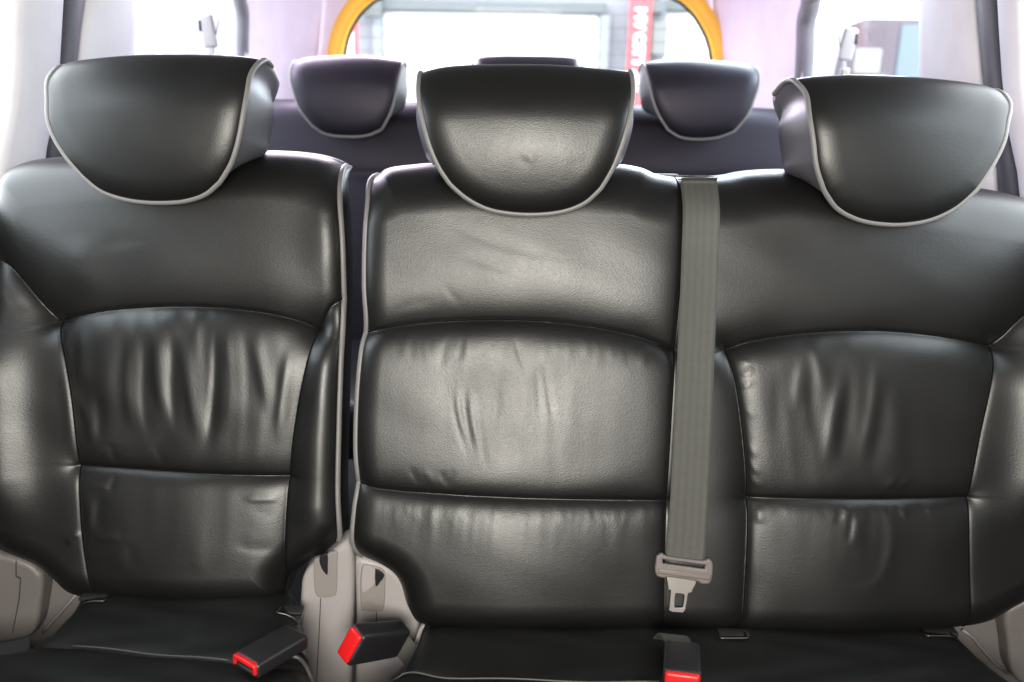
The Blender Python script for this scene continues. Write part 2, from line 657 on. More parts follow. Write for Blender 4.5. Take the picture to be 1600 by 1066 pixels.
        for o_, b_, sc in rings:
            gg = (g - cen) * sc + cen + out * o_
            if sink:
                t_ = b_ / bmax
                hb = h * (1 - t_) + (s.wout - bmax) * t_
                f = np.clip((g[:, 1].max() - g[:, 1]) / 0.09, 0, 1); f = f * f * (3 - 2 * f)
                gg = (g - cen) * (1 + (sc - 1) * f[:, None]) + cen + out * o_ * f[:, None]
                gg[:, 1] -= (1 - f) * sink * (h - hb) ** 2
                fb = np.clip((g[:, 1] - g[:, 1].min()) / 0.09, 0, 1); fb = fb * fb * (3 - 2 * fb)
                gg = gg - out * (o_ * f * (1 - fb))[:, None]
                gg[:, 1] += (1 - fb) * 0.55 * np.maximum(0, h - hb - 0.006)
                gg[:, 0] -= (1 - fb) * 0.25 * np.maximum(0, h - hb - 0.006) * np.sign(gg[:, 0] - cen[0]) * np.clip(abs(gg[:, 0] - cen[0]) / 0.05, 0, 1)
            else:
                hb = np.minimum(h - b_ * 0.5, s.wout - b_) if b_ > 0.03 else h - b_
            verts.append(s.fr.xyz(gg, hb))
        V = np.concatenate(verts)
        faces = []
        for k in range(len(rings)):
            for i in range(n):
                j = (i + 1) % n
                faces.append((k * n + i, k * n + j, (k + 1) * n + j, (k + 1) * n + i))
        faces.append(tuple(len(rings) * n + i for i in range(n))[::-1])
        return V, faces

    def edge_path(s, a, b, off=0.0, lift=0.0, n=120):
        """3D path along the boundary, a..b in 0..4 (0-1 left going down, 1-2 bottom, 2-3 right going up, 3-4 top going left)"""
        nu, nv = s.nu, s.nv
        pts = []
        cen = s.G.reshape(-1, 2).mean(0)
        for q in np.linspace(a, b, n):
            k = int(min(q, 3.9999)); f = q - k
            if k == 0: r, c = f * (nv - 1), 0
            elif k == 1: r, c = nv - 1, f * (nu - 1)
            elif k == 2: r, c = (1 - f) * (nv - 1), nu - 1
            else: r, c = 0, (1 - f) * (nu - 1)
            r0, c0 = int(r), int(c)
            r1, c1 = min(r0 + 1, nv - 1), min(c0 + 1, nu - 1)
            fr_, fc = r - r0, c - c0
            g = (s.G[r0, c0] * (1 - fr_) + s.G[r1, c0] * fr_) * (1 - fc) + (s.G[r0, c1] * (1 - fr_) + s.G[r1, c1] * fr_) * fc
            h = (s.H[r0, c0] * (1 - fr_) + s.H[r1, c0] * fr_) * (1 - fc) + (s.H[r0, c1] * (1 - fr_) + s.H[r1, c1] * fr_) * fc
            pts.append(s.fr.xyz(g, np.array(h + lift)))
        return np.array(pts)


def pad_object(name, pieces, mat, parent):
    """pieces: list of (verts, faces, normals) joined into one mesh with given vertex normals"""
    vs, fs, ns, o = [], [], [], 0
    for V, Fc, NN in pieces:
        vs.append(V); fs.append(Fc + o); ns.append(NN); o += len(V)
    V = np.concatenate(vs); Fc = np.concatenate(fs); NN = np.concatenate(ns)
    me = bpy.data.meshes.new(name)
    me.vertices.add(len(V)); me.vertices.foreach_set('co', V.astype(np.float32).ravel())
    me.loops.add(Fc.size); me.loops.foreach_set('vertex_index', Fc.astype(np.int32).ravel())
    me.polygons.add(len(Fc))
    me.polygons.foreach_set('loop_start', np.arange(0, Fc.size, 4, dtype=np.int32))
    me.update(calc_edges=True)
    me.validate()
    me.polygons.foreach_set('use_smooth', np.ones(len(me.polygons), bool))
    me.normals_split_custom_set_from_vertices([tuple(x) for x in NN])
    return link(name, me, mat, parent)


SIDE_RINGS = [(0.003, 0.006, 1.0), (0.005, 0.02, 1.0), (0.006, 0.05, 1.0), (0.002, 0.08, 0.995), (-0.01, 0.10, 0.985), (-0.03, 0.112, 0.97)]

# ================================================================== SINGLE SEAT (left)
FS = Frame(1.268, -0.505, 15.0)
FB = Frame(1.252, -0.508, 15.0)

single = thing('single_seat', (-0.52, 1.2, 0.0), 'black leather single seat with one headrest, on the left beside the wide seat', 'seat')
ps = Pad(FS,
         L=[(6, 300), (0, 345), (-8, 400), (-30, 480), (-48, 600), (-52, 720), (-40, 820), (-18, 862)],
         Rr=[(540, 258), (538, 300), (536, 380), (536, 470), (534, 560), (531, 660), (529, 760), (531, 830), (524, 855)],
         T=[(6, 300), (12, 280), (30, 262), (58, 251), (100, 245), (180, 240), (280, 237), (380, 236), (440, 236), (490, 241), (520, 249), (540, 258)],
         B=[(-18, 862), (20, 874), (55, 888), (80, 908), (112, 932), (180, 940), (300, 943), (410, 942), (438, 930), (448, 903), (475, 880), (505, 868), (524, 855)],
         wout=-0.022, edge=[(0.05, 0.02), (0.03, 0.016), (0.090, 0.105), (0.05, 0.04)], wtop=-0.095)
ARC_S = [(80, 503), (110, 494), (160, 485), (220, 480), (280, 478), (350, 481), (420, 490), (465, 502), (492, 514)]
BOL_SL = [(-60, 380), (0, 410), (28, 438), (56, 474), (80, 503), (99, 560), (113, 640), (121, 730), (130, 840), (148, 945)]
BOL_SR = [(545, 452), (530, 466), (510, 482), (492, 514), (478, 570), (462, 650), (451, 740), (445, 840), (441, 950)]
MID_S = [(118, 728), (160, 730), (250, 736), (350, 742), (449, 745)]
ps.seam(ARC_S, 0.016, 0.032, 0.018)
ps.seam(BOL_SL[:5], 0.016, 0.03, 0.02)
ps.seam(BOL_SL[4:], 0.003, 0.030, 0.012, -0.0008)
ps.seam(BOL_SR[:4][::-1], 0.012, 0.03, 0.02)
ps.seam(BOL_SR[3:][::-1], 0.009, 0.026, 0.022, -0.0015)
ps.seam(MID_S, 0.011, 0.018, 0.014)
ps.bump([(280, 900)], 0.014, 0.15)
ps.bump([(-16, 470), (-14, 560), (-9, 660), (0, 760), (16, 860)], 0.0215, 0.044, 0.3)
ps.bump([(507, 500), (502, 580), (494, 680), (490, 790), (487, 860)], 0.008, 0.030, 0.2)
ps.bump([(508, 300), (508, 380), (512, 450)], 0.006, 0.022, 0.4)
ps.bump([(125, 360), (128, 420), (126, 470)], 0.004, 0.022, 0.4)
# creases of the centre panel
for pts, a, sg in [
        ([(124, 504), (127, 560), (127, 612)], 0.0035, 0.010), ([(214, 496), (199, 590), (212, 690)], 0.0035, 0.009),
        ([(250, 505), (244, 583), (262, 665)], 0.0034, 0.008), ([(283, 500), (293, 590), (313, 700)], 0.0045, 0.009),
        ([(338, 490), (335, 605), (321, 715)], -0.0050, 0.006), ([(350, 495), (362, 600), (352, 690)], 0.0035, 0.010),
        ([(388, 500), (412, 600), (425, 660)], 0.0030, 0.009), ([(456, 525), (440, 624), (432, 700)], 0.0040, 0.008),
        ([(272, 515), (268, 620), (282, 690)], -0.0035, 0.007), ([(228, 520), (224, 620), (236, 700)], -0.0030, 0.007),
        ([(122, 618), (138, 660), (141, 700)], 0.0026, 0.007), ([(150, 600), (155, 660), (150, 705)], -0.0030, 0.007),
        ([(168, 688), (176, 712), (182, 732)], -0.0016, 0.005), ([(240, 690), (250, 715), (256, 735)], -0.0008, 0.005),
        ([(177, 737), (176, 755), (171, 772)], -0.0018, 0.004), ([(132, 764), (150, 761), (174, 762)], 0.0016, 0.004),
        ([(160, 766), (154, 800), (147, 840)], -0.0024, 0.007), ([(140, 775), (142, 810), (148, 838)], 0.0018, 0.006),
        ([(146, 842), (168, 840), (196, 838)], 0.0015, 0.005), ([(205, 842), (208, 870), (206, 890)], -0.0014, 0.007),
        ([(376, 778), (405, 781), (440, 780)], 0.0014, 0.004), ([(385, 790), (412, 800), (430, 812)], -0.0010, 0.010),
        ([(360, 846), (400, 857), (445, 857)], -0.0014, 0.007), ([(104, 852), (112, 842), (128, 830)], 0.0030, 0.004),
        ([(150, 386), (200, 376), (240, 379)], -0.0014, 0.008), ([(96, 560), (108, 640), (114, 720)], 0.0020, 0.008),
        ([(5, 440), (15, 470), (40, 490)], -0.0016, 0.006)]:
    ps.bump(pts, a, sg, 0.35, 0.25)
INS_S = ARC_S + [(478, 570), (462, 650), (449, 745)] + MID_S[::-1] + [(113, 640), (99, 560)]
ps.fold(INS_S, 0.0017, 0.050, 3, (290, 570), np.array([0.22, 0.14]), 0.010)
ps.fold(MID_S + [(445, 900), (150, 900)], 0.0005, 0.060, 8, None, None, 0.025)
ps.base = lambda Q: 0.0004 * np.sin(Q[:, 0] * 41 + 2.1 * np.sin(Q[:, 1] * 23)) * np.sin(Q[:, 1] * 31 + 1.3)
ps.build(250, 320)
CEN_S = ARC_S + [(478, 570), (462, 650), (449, 745)] + MID_S[::-1] + [(113, 640), (99, 560)]
LUM_S = MID_S + [(445, 840), (438, 1000), (160, 1000), (148, 945), (130, 840)]
BL_S = BOL_SL + [(140, 1000), (-150, 1000), (-150, 380)]
BR_S = BOL_SR + [(442, 1000), (620, 1000), (620, 452)]
pan = ps.panels([('center_panel', CEN_S), ('lumbar_panel', LUM_S), ('left_bolster', BL_S), ('right_bolster', BR_S)])


def assemble_backrest(pad, pan, parent, names):
    sv, sf = pad.skirt(SIDE_RINGS, 2)
    root = pad_object('backrest', pan['rest'], LEATHER, parent)
    for key, nm in names:
        for pc in pan.get(key, []):
            pad_object(nm, [pc], LEATHER, root)
    link('side_panel', mesh(sv, sf), LEATHER_SIDE, root)
    return root


def seams(pad, root, cut=1.0):
    lo = np.concatenate([pad.L, pad.R, pad.T, pad.B])
    hull = np.concatenate([pad.L, pad.B, pad.R[::-1], pad.T[::-1]])
    for poly, *_ in pad.seams:
        q = resample(poly, 160)
        q = q[inside(q, hull)]
        if len(q) > 5:
            link('seam', tube(pad.fr.xyz(q, pad.height(q) + 0.0002), 0.0013, 6), CREASE_SHADE, root)  # dark tube covers the bright crease and gives it its shade


back_s = assemble_backrest(ps, pan, single, [('center_panel', 'center_panel'), ('lumbar_panel', 'lumbar_panel'), ('left_bolster', 'side_bolster'), ('right_bolster', 'side_bolster')])
seams(ps, back_s)
link('piping', tube(ps.edge_path(2.02, 2.995, lift=0.0015, n=140), 0.0051), PIPING, back_s)
link('piping', tube(ps.edge_path(0.0, 0.96, lift=0.0015, n=140), 0.0051), PIPING, back_s)

# ================================================================== DOUBLE SEAT (middle and right)
bench = thing('double_seat', (0.30, 1.2, 0.0), 'wide black leather seat with two headrests and grey piped left edge', 'seat')
pb = Pad(FB,
         L=[(590, 272), (580, 287), (575, 320), (572, 380), (571, 450), (573, 505), (566, 550), (560, 620), (558, 700), (561, 752), (556, 795), (553, 845), (562, 874)],
         Rr=[(1650, 345), (1664, 420), (1678, 560), (1680, 700), (1672, 820), (1640, 925)],
         T=[(590, 272), (606, 263), (640, 258), (690, 254), (780, 252), (880, 252), (960, 256), (1000, 262), (1030, 273), (1080, 277), (1130, 275), (1170, 268), (1230, 265), (1320, 270), (1420, 280), (1500, 290), (1550, 298), (1600, 312), (1632, 328), (1650, 345)],
         B=[(562, 874), (590, 882), (614, 897), (628, 918), (640, 955), (662, 977), (740, 981), (900, 984), (1050, 988), (1160, 992), (1300, 992), (1420, 990), (1500, 984), (1550, 974), (1590, 952), (1640, 925)],
         wout=-0.022, edge=[(0.035, 0.018), (0.05, 0.02), (0.090, 0.105), (0.05, 0.04)], wtop=-0.095)
ARC_1 = [(540, 524), (572, 519), (600, 513), (640, 507), (700, 502), (770, 500), (850, 502), (930, 511), (1000, 526), (1056, 545)]
VER_C = [(1070, 240), (1066, 400), (1057, 545), (1050, 650), (1042, 783), (1038, 880), (1036, 1010)]
MID_1 = [(545, 752), (562, 757), (600, 765), (700, 772), (820, 777), (950, 781), (1042, 783)]
ARC_2 = [(1139, 546), (1180, 533), (1250, 522), (1330, 517), (1400, 518), (1470, 525), (1530, 535), (1565, 541)]
VER_R = [(1139, 546), (1152, 600), (1163, 680), (1170, 778), (1167, 880), (1160, 1010)]
BOL_R = [(1700, 430), (1640, 468), (1600, 503), (1582, 524), (1565, 541), (1548, 610), (1530, 690), (1516, 778), (1514, 880), (1520, 1010)]
MID_2 = [(1170, 778), (1300, 779), (1400, 779), (1516, 778)]
pb.seam(ARC_1, 0.017, 0.030, 0.017)
pb.seam(VER_C[::-1], 0.006, 0.014, 0.016, 0.0004)
pb.seam(MID_1, 0.011, 0.016, 0.013)
pb.seam(ARC_2, 0.018, 0.036, 0.018)
pb.seam(VER_R[::-1], 0.010, 0.024, 0.014, -0.002)
pb.seam(BOL_R[:5], 0.016, 0.02, 0.03, -0.003)
pb.seam(BOL_R[4:][::-1], 0.003, 0.030, 0.012, -0.0008)
pb.seam(MID_2, 0.011, 0.018, 0.014)
pb.bump([(1644, 520), (1640, 620), (1636, 720), (1630, 840)], 0.0215, 0.044, 0.3)
pb.bump([(800, 900)], 0.021, 0.17)
pb.bump([(1320, 900)], 0.014, 0.15)
pb.bump([(1340, 640)], 0.006, 0.14)
CR = [
    ([(706, 606), (716, 665), (738, 730)], -0.0011, 0.0042), ([(728, 585), (725, 639), (744, 725)], -0.0014, 0.0042),
    ([(717, 600), (716, 640), (730, 695)], 0.0012, 0.0045), ([(742, 628), (750, 680), (763, 745)], -0.0010, 0.0042),
    ([(736, 600), (737, 650), (752, 715)], 0.0012, 0.0045), ([(770, 585), (776, 640), (764, 675)], -0.0014, 0.0060),
    ([(849, 552), (856, 610), (865, 676)], -0.0012, 0.0040), ([(838, 560), (842, 620), (846, 680)], -0.0010, 0.0040),
    ([(804, 522), (812, 555), (826, 592)], -0.0014, 0.0045), ([(702, 520), (692, 550), (686, 585)], -0.0012, 0.0045),
    ([(722, 522), (719, 545), (716, 570)], -0.0010, 0.0040), ([(638, 725), (648, 745), (660, 764)], -0.0012, 0.0045),
    ([(684, 732), (694, 748), (704, 766)], -0.0013, 0.0045), ([(710, 728), (704, 745), (699, 762)], -0.0008, 0.0040),
    ([(660, 730), (672, 748), (682, 766)], 0.0008, 0.0045),
    ([(680, 335), (740, 368), (830, 395), (900, 402)], -0.0012, 0.0075), ([(700, 395), (760, 412), (830, 440)], -0.0010, 0.0060),
    ([(690, 440), (706, 462), (722, 480)], -0.0008, 0.0050), ([(602, 492), (640, 476), (690, 470)], -0.0008, 0.0060),
    # right seat
    ([(1318, 575), (1301, 650), (1288, 735)], 0.0036, 0.0090), ([(1372, 540), (1364, 624), (1342, 740)], 0.0034, 0.0090),
    ([(1268, 524), (1278, 570), (1288, 620)], 0.0018, 0.0075), ([(1258, 545), (1247, 600), (1244, 650)], 0.0022, 0.0075),
    ([(1336, 545), (1320, 643), (1303, 748)], -0.0024, 0.0085), ([(1382, 575), (1370, 680), (1356, 740)], -0.0018, 0.0080),
    ([(1266, 570), (1268, 640), (1272, 700)], -0.0024, 0.0080), ([(1225, 560), (1215, 640), (1220, 710)], -0.0014, 0.0100),
    ([(1152, 556), (1164, 566), (1176, 562)], 0.0011, 0.0035), ([(1156, 578), (1166, 586), (1180, 574)], 0.0012, 0.0035),
    ([(1157, 598), (1166, 604), (1178, 594)], 0.0011, 0.0035), ([(1160, 634), (1170, 645), (1182, 656)], 0.0008, 0.0040),
    ([(1164, 690), (1174, 704), (1186, 716)], 0.0009, 0.0040), ([(1167, 716), (1177, 732), (1190, 744)], 0.0011, 0.0040),
    ([(1169, 740), (1178, 754), (1194, 764)], 0.0012, 0.0040),
    ([(1468, 768), (1482, 758), (1498, 744)], 0.0008, 0.0040), ([(1488, 770), (1500, 760), (1512, 748)], 0.0009, 0.0040),
    ([(1380, 766), (1394, 752), (1406, 742)], 0.0014, 0.0045), ([(1398, 770), (1412, 754), (1428, 742)], 0.0012, 0.0045),
    ([(1321, 786), (1320, 798), (1314, 815)], 0.0018, 0.0050), ([(1338, 784), (1334, 810), (1326, 862)], 0.0018, 0.0055),
    ([(1308, 786), (1307, 805), (1302, 822)], -0.0014, 0.0045), ([(1328, 790), (1326, 815), (1318, 850)], -0.0014, 0.0045),
    ([(1372, 786), (1390, 825), (1384, 870), (1366, 905), (1320, 926)], 0.0019, 0.0090),
    ([(1404, 784), (1408, 796), (1414, 812)], 0.0020, 0.0045), ([(1446, 784), (1450, 796), (1456, 806)], 0.0014, 0.0045),
    ([(1184, 788), (1186, 800), (1182, 820)], 0.0030, 0.0060), ([(1178, 800), (1174, 860), (1172, 930)], 0.0024, 0.0080)]
rs = random.Random(4)
for k in range(34):       # little gathers below the centre seat's lower seam and above its arc
    x = 612 + k * 12.6 + rs.uniform(-4, 4)
    ln = rs.uniform(20, 52)
    CR.append(([(x, 782), (x + rs.uniform(-4, 4), 782 + ln * 0.5), (x + rs.uniform(-7, 7), 782 + ln)], rs.choice([-1, 1]) * rs.uniform(0.0002, 0.0006), rs.uniform(0.0035, 0.0055)))
for k in range(26):
    x = 1190 + k * 12.2 + rs.uniform(-4, 4)
    CR.append(([(x, 782), (x + rs.uniform(-3, 3), 795), (x + rs.uniform(-5, 5), 806 + rs.uniform(0, 14))], rs.choice([-1, 1]) * rs.uniform(0.0002, 0.0005), 0.004))
for k in range(20):
    x = 620 + k * 21 + rs.uniform(-6, 6)
    y0 = np.interp(x, [600, 770, 1000], [520, 506, 532])
    CR.append(([(x, y0), (x + rs.uniform(-6, 6), y0 + 25), (x + rs.uniform(-9, 9), y0 + rs.uniform(40, 70))], rs.choice([-1, 1]) * rs.uniform(0.0003, 0.0008), 0.005))
for pts, a, sg in CR:
    pb.bump(pts, a, sg, 0.4, 0.2)
pb.fold(ARC_1[1:] + [(1050, 650)] + MID_1[::-1][:-1] + [(560, 640)], 0.00028, 0.036, 5, (800, 620), np.array([0.16, 0.14]), 0.02)
pb.fold(ARC_2 + BOL_R[5:8] + MID_2[::-1] + VER_R[1:4][::-1], 0.0011, 0.055, 11, (1320, 640), np.array([0.13, 0.14]), 0.010)
pb.fold(MID_2 + [(1514, 880), (1167, 880)], 0.0005, 0.036, 21, (1340, 830), np.array([0.12, 0.06]), 0.012)
pb.fold(MID_1 + [(1038, 900), (560, 900)], 0.00030, 0.024, 23, (800, 810), np.array([0.25, 0.04]), 0.012)
pb.base = lambda Q: 0.0004 * np.sin(Q[:, 0] * 37 + 1.7 * np.sin(Q[:, 1] * 27)) * np.sin(Q[:, 1] * 29 + 0.7)
pb.build(470, 330)
REG_B = [('center_panel', ARC_1[1:] + VER_C[3:5] + MID_1[::-1][:-1] + [(540, 640)]),
         ('lumbar_panel', MID_1[1:] + [(1038, 880), (1036, 1050), (540, 1050), (540, 752)]),
         ('right_center_panel', ARC_2 + BOL_R[5:8] + MID_2[::-1] + VER_R[::-1][2:-1]),
         ('right_lumbar_panel', MID_2 + BOL_R[8:] + [(1520, 1050), (1160, 1050)] + VER_R[::-1][:2]),
         ('bolster', BOL_R + [(1520, 1050), (1800, 1050), (1800, 400)]),
         ('strip', VER_C[2:] + [(1036, 1050), (1160, 1050)] + VER_R[::-1])]
panb = pb.panels(REG_B)
back_b = assemble_backrest(pb, panb, bench, [('center_panel', 'center_panel'), ('lumbar_panel', 'lumbar_panel'), ('right_center_panel', 'center_panel'),
                                             ('right_lumbar_panel', 'lumbar_panel'), ('bolster', 'side_bolster'), ('strip', 'belt_strip')])
seams(pb, back_b)
link('piping', tube(pb.edge_path(0.0, 0.995, lift=0.0015, n=160), 0.0051), PIPING, back_b)

# ================================================================== HEADRESTS


def headrest(parent, fr, L, Rr, T, B, depth=0.10, nu=110, nv=80, pipe=0.0044, extras=(), bulge=0.005, side=0.011, stems=True, piping_mat=None):
    p = Pad(fr, L, Rr, T, B, wout=-0.02, wtop=-0.05, edge=[(0, 0), (0, 0), (0.085, 0.050), (0.034, side)])
    p.edge_curves = [p.L, p.R, p.T, np.concatenate([p.L, p.B[1:-1], p.R[::-1]])]
    cu = np.concatenate([p.L, p.R, p.T, p.B])
    c0 = 0.5 * (cu.min(0) + cu.max(0)); hw = 0.5 * (cu.max(0) - cu.min(0))
    p.base = lambda Q: bulge * (1 - ((Q[:, 0] - c0[0]) / hw[0]) ** 2) + 0.019 * (1 - ((Q[:, 1] - c0[1]) / hw[1]) ** 2)
    for e in extras:
        p.bump(*e)
    p.build(nu, nv)
    pan = p.panels([])
    rings = [(0.001, 0.003, 1.0), (0.005, 0.014, 1.0), (0.011, 0.032, 1.0), (0.016, 0.054, 1.0), (0.017, 0.076, 1.0), (0.009, 0.098, 0.98), (-0.008, 0.114, 0.90)]
    rings = [(a, b * depth / 0.10, c) for a, b, c in rings]
    sv, sf = p.skirt(rings, 2, 3.2)
    o = link('headrest', mesh(sv, sf), LEATHER_REST_LIT, parent)
    pad_object('front_panel', pan['rest'], LEATHER if stems else LEATHER_REAR, o)
    path = p.edge_path(0.0, 3.0, lift=0.0005, n=170)
    # the piping carries on over the top corners, along the upper edge of the side panels
    m_ = len(sv) // (len(rings) + 1)
    kr = int(round((2 * (nv - 1) + (nu - 1)) / 2))
    lead = [sv[k * m_ + 0] for k in range(2, len(rings))]
    trail = [sv[k * m_ + kr] for k in range(2, len(rings))]
    path = np.concatenate([np.array(lead)[::-1], path, np.array(trail)])
    path = resample(catmull(path[::3], 3), 190)
    link('piping', tube(path, pipe), piping_mat or PIPING, o)
    if stems:
        cw = fr.xyz(c0, np.array(-0.085))
        for s_ in (-1, 1):
            a = cw + np.array([s_ * 0.07, 0.0, -0.02]); b = a + np.array([0, -0.03, -0.22])
            link('headrest_post', tube([a, 0.5 * (a + b), b], 0.006, 10), METAL, o)
    return o


hr_s = headrest(single, Frame(1.315, -0.10, 8.0, -1),
                L=[(99, 104), (90, 130), (88, 160), (92, 190), (102, 218), (120, 248), (142, 276)],
                Rr=[(413, 93), (400, 118), (393, 150), (388, 190), (381, 225), (370, 256), (352, 284)],
                T=[(99, 104), (115, 98), (150, 93), (200, 88), (260, 85), (330, 86), (385, 89), (413, 93)],
                B=[(142, 276), (166, 297), (196, 309), (230, 315), (265, 316), (298, 313), (328, 303), (352, 284)])
DENT = [([(806, 243), (818, 252), (832, 258)], -0.0010, 0.005, 0.4), ([(812, 236), (826, 246), (842, 250)], 0.0010, 0.006, 0.4),
        ([(880, 250), (905, 255), (930, 251)], -0.0006, 0.008, 0.4), ([(740, 150), (790, 152), (840, 150)], -0.0012, 0.010, 0.4),
        ([(690, 180)], 0.002, 0.02), ([(955, 170)], 0.002, 0.02)]
hr_c = headrest(bench, Frame(1.300, -0.10, 8.0),
                L=[(657, 113), (658, 150), (664, 188), (674, 226), (688, 260), (706, 288)],
                Rr=[(985, 111), (984, 150), (978, 190), (967, 228), (953, 264), (936, 294)],
                T=[(657, 113), (690, 106), (740, 102), (820, 101), (880, 103), (940, 108), (985, 111)],
                B=[(706, 288), (732, 310), (764, 326), (802, 333), (842, 334), (880, 329), (912, 316), (936, 294)], extras=DENT)
hr_r = headrest(bench, Frame(1.300, -0.11, 8.0, 2),
                L=[(1236, 124), (1250, 150), (1256, 185), (1260, 225), (1265, 262), (1278, 298)],
                Rr=[(1556, 142), (1563, 166), (1560, 192), (1550, 222), (1535, 254), (1510, 296)],
                T=[(1236, 124), (1270, 120), (1330, 117), (1400, 119), (1470, 125), (1525, 133), (1556, 142)],
                B=[(1278, 298), (1300, 325), (1334, 342), (1372, 349), (1410, 349), (1448, 341), (1482, 323), (1510, 296)])

# ================================================================== SEAT CUSHIONS
ZC = EYE[2] - 0.800


class Flat(Frame):
    def __init__(s, y, z, tilt):
        a = math.radians(tilt)
        s.o = np.array([0, y, z])
        s.u = np.array([1.0, 0, 0])
        s.v = np.array([0, math.cos(a), math.sin(a)])
        s.n = np.array([0, -math.sin(a), math.cos(a)])


def cushion(parent, fr, L, Rr, T, B, seams, bumps, nu, nv):
    p = Pad(fr, L, Rr, T, B, wout=0.0, edge=[(0.035, 0.022), (0.035, 0.022), (0.05, 0.03), (0.0, 0)])
    for q in seams:
        p.seam(*q)
    for q in bumps:
        p.bump(*q)
    p.base = lambda Q: 0.0014 * np.sin(Q[:, 0] * 31 + 2 * np.sin(Q[:, 1] * 37)) * np.sin(Q[:, 1] * 43)
    p.build(nu, nv)
    pn = p.panels([])
    o = pad_object('seat_cushion', pn['rest'], LEATHER_SEAT, parent)
    sv, sf = p.skirt([(0.004, 0.01, 1.0), (0.006, 0.04, 1.0), (0.0, 0.09, 1.0), (-0.02, 0.14, 0.98)], 2)
    link('side_panel', mesh(sv, sf), LEATHER_SIDE, o)
    return p, o


FCS = Flat(1.15, ZC + 0.012, -3)
pcs, cus_s = cushion(single, FCS,
                     L=[(128, 905), (118, 935), (92, 965), (60, 991), (10, 1006), (-70, 1012), (-120, 1040), (-170, 1250)],
                     Rr=[(460, 905), (464, 950), (470, 990), (484, 1026), (494, 1062), (505, 1110), (520, 1250)],
                     T=[(128, 905), (240, 907), (350, 908), (460, 905)],
                     B=[(-170, 1250), (60, 1260), (300, 1260), (520, 1250)],
                     seams=[([(30, 1000), (124, 1008), (240, 1019), (357, 1030), (480, 1040)], 0.006, 0.02, 0.02)],
                     bumps=[([(200, 960), (260, 975), (330, 968)], 0.003, 0.02, 0.4), ([(230, 985), (300, 1000), (360, 985)], -0.003, 0.015, 0.4),
                            ([(330, 950), (318, 975), (300, 1010)], 0.002, 0.01, 0.4)], nu=160, nv=120)
FCB = Flat(1.15, ZC - 0.018, -3)
pcb, cus_b = cushion(bench, FCB,
                     L=[(668, 955), (656, 985), (640, 1015), (622, 1042), (575, 1062), (545, 1100), (530, 1250)],
                     Rr=[(1490, 955), (1506, 990), (1548, 1028), (1592, 1062), (1640, 1090), (1700, 1250)],
                     T=[(668, 955), (900, 958), (1200, 960), (1490, 955)],
                     B=[(530, 1250), (900, 1265), (1300, 1265), (1700, 1250)],
                     seams=[([(560, 1072), (626, 1045), (712, 1057), (850, 1061), (1040, 1064), (1150, 1068)], 0.005, 0.02, 0.02)],
                     bumps=[([(1380, 1040), (1450, 1046), (1520, 1044)], 0.004, 0.02, 0.4), ([(1190, 1010), (1200, 1040), (1220, 1066)], 0.002, 0.012, 0.4)],
                     nu=260, nv=110)


def on_pad(p, pts, lift):
    uv = catmull(p.fr.uv(pts), 8)
    return p.fr.xyz(uv, p.height(uv) + lift)


link('piping', tube(on_pad(pcs, [(455, 1022), (470, 1024), (484, 1040), (492, 1066), (498, 1100)], 0.002), 0.0028), DIM_PIPING, cus_s)
link('piping', tube(on_pad(pcs, [(112, 1007), (180, 1013), (260, 1021), (357, 1030)], 0.0045), 0.0010, 6), DIM_PIPING, cus_s)
link('piping', tube(on_pad(pcb, [(560, 1072), (590, 1058), (626, 1045), (660, 1050), (712, 1057), (850, 1061), (1030, 1064)], 0.0035), 0.0014, 6), DIM_PIPING, cus_b)


def anchor(parent, fr_pad, px, py, w):
    """a small steel child-seat anchor bar in a dark pocket at the back of a cushion"""
    a = on_pad(fr_pad, [(px - w, py), (px, py), (px + w, py)], 0.004)
    o = link('anchor_bar', tube([a[0] + np.array([0, 0.02, -0.004])] + list(a) + [a[-1] + np.array([0, 0.02, -0.004])], 0.0013, 8), STEEL, parent)
    b = on_pad(fr_pad, [(px - w - 4, py - 10), (px, py - 10), (px + w + 4, py - 10)], -0.002)
    mid = b[len(b) // 2]
    ln = np.linalg.norm(b[-1] - b[0])
    link('anchor_pocket', bm_mesh(rbox(ln, 0.020, 0.006, 0.002, 2, Matrix.Translation(mid + np.array([0, 0.006, 0])))), CLOTH, parent)


anchor(cus_s, pcs, 450, 961, 17)
anchor(cus_s, pcs, 145, 944, 17)
anchor(cus_b, pcb, 1147, 1001, 21)
anchor(cus_b, pcb, 1470, 998, 22)

# ------------------------------------------------------------------ grey plastic seat covers
def cover(parent, name, pts, y, thick, mat, bevel=0.006, n=5):
    w = catmull([(at_y(px, py, y)[0], at_y(px, py, y)[2]) for px, py in pts], n, closed=True)
    return link(name, shade_auto(plate(w, [], thick, bevel, frame_y(y + thick / 2))), mat, parent)


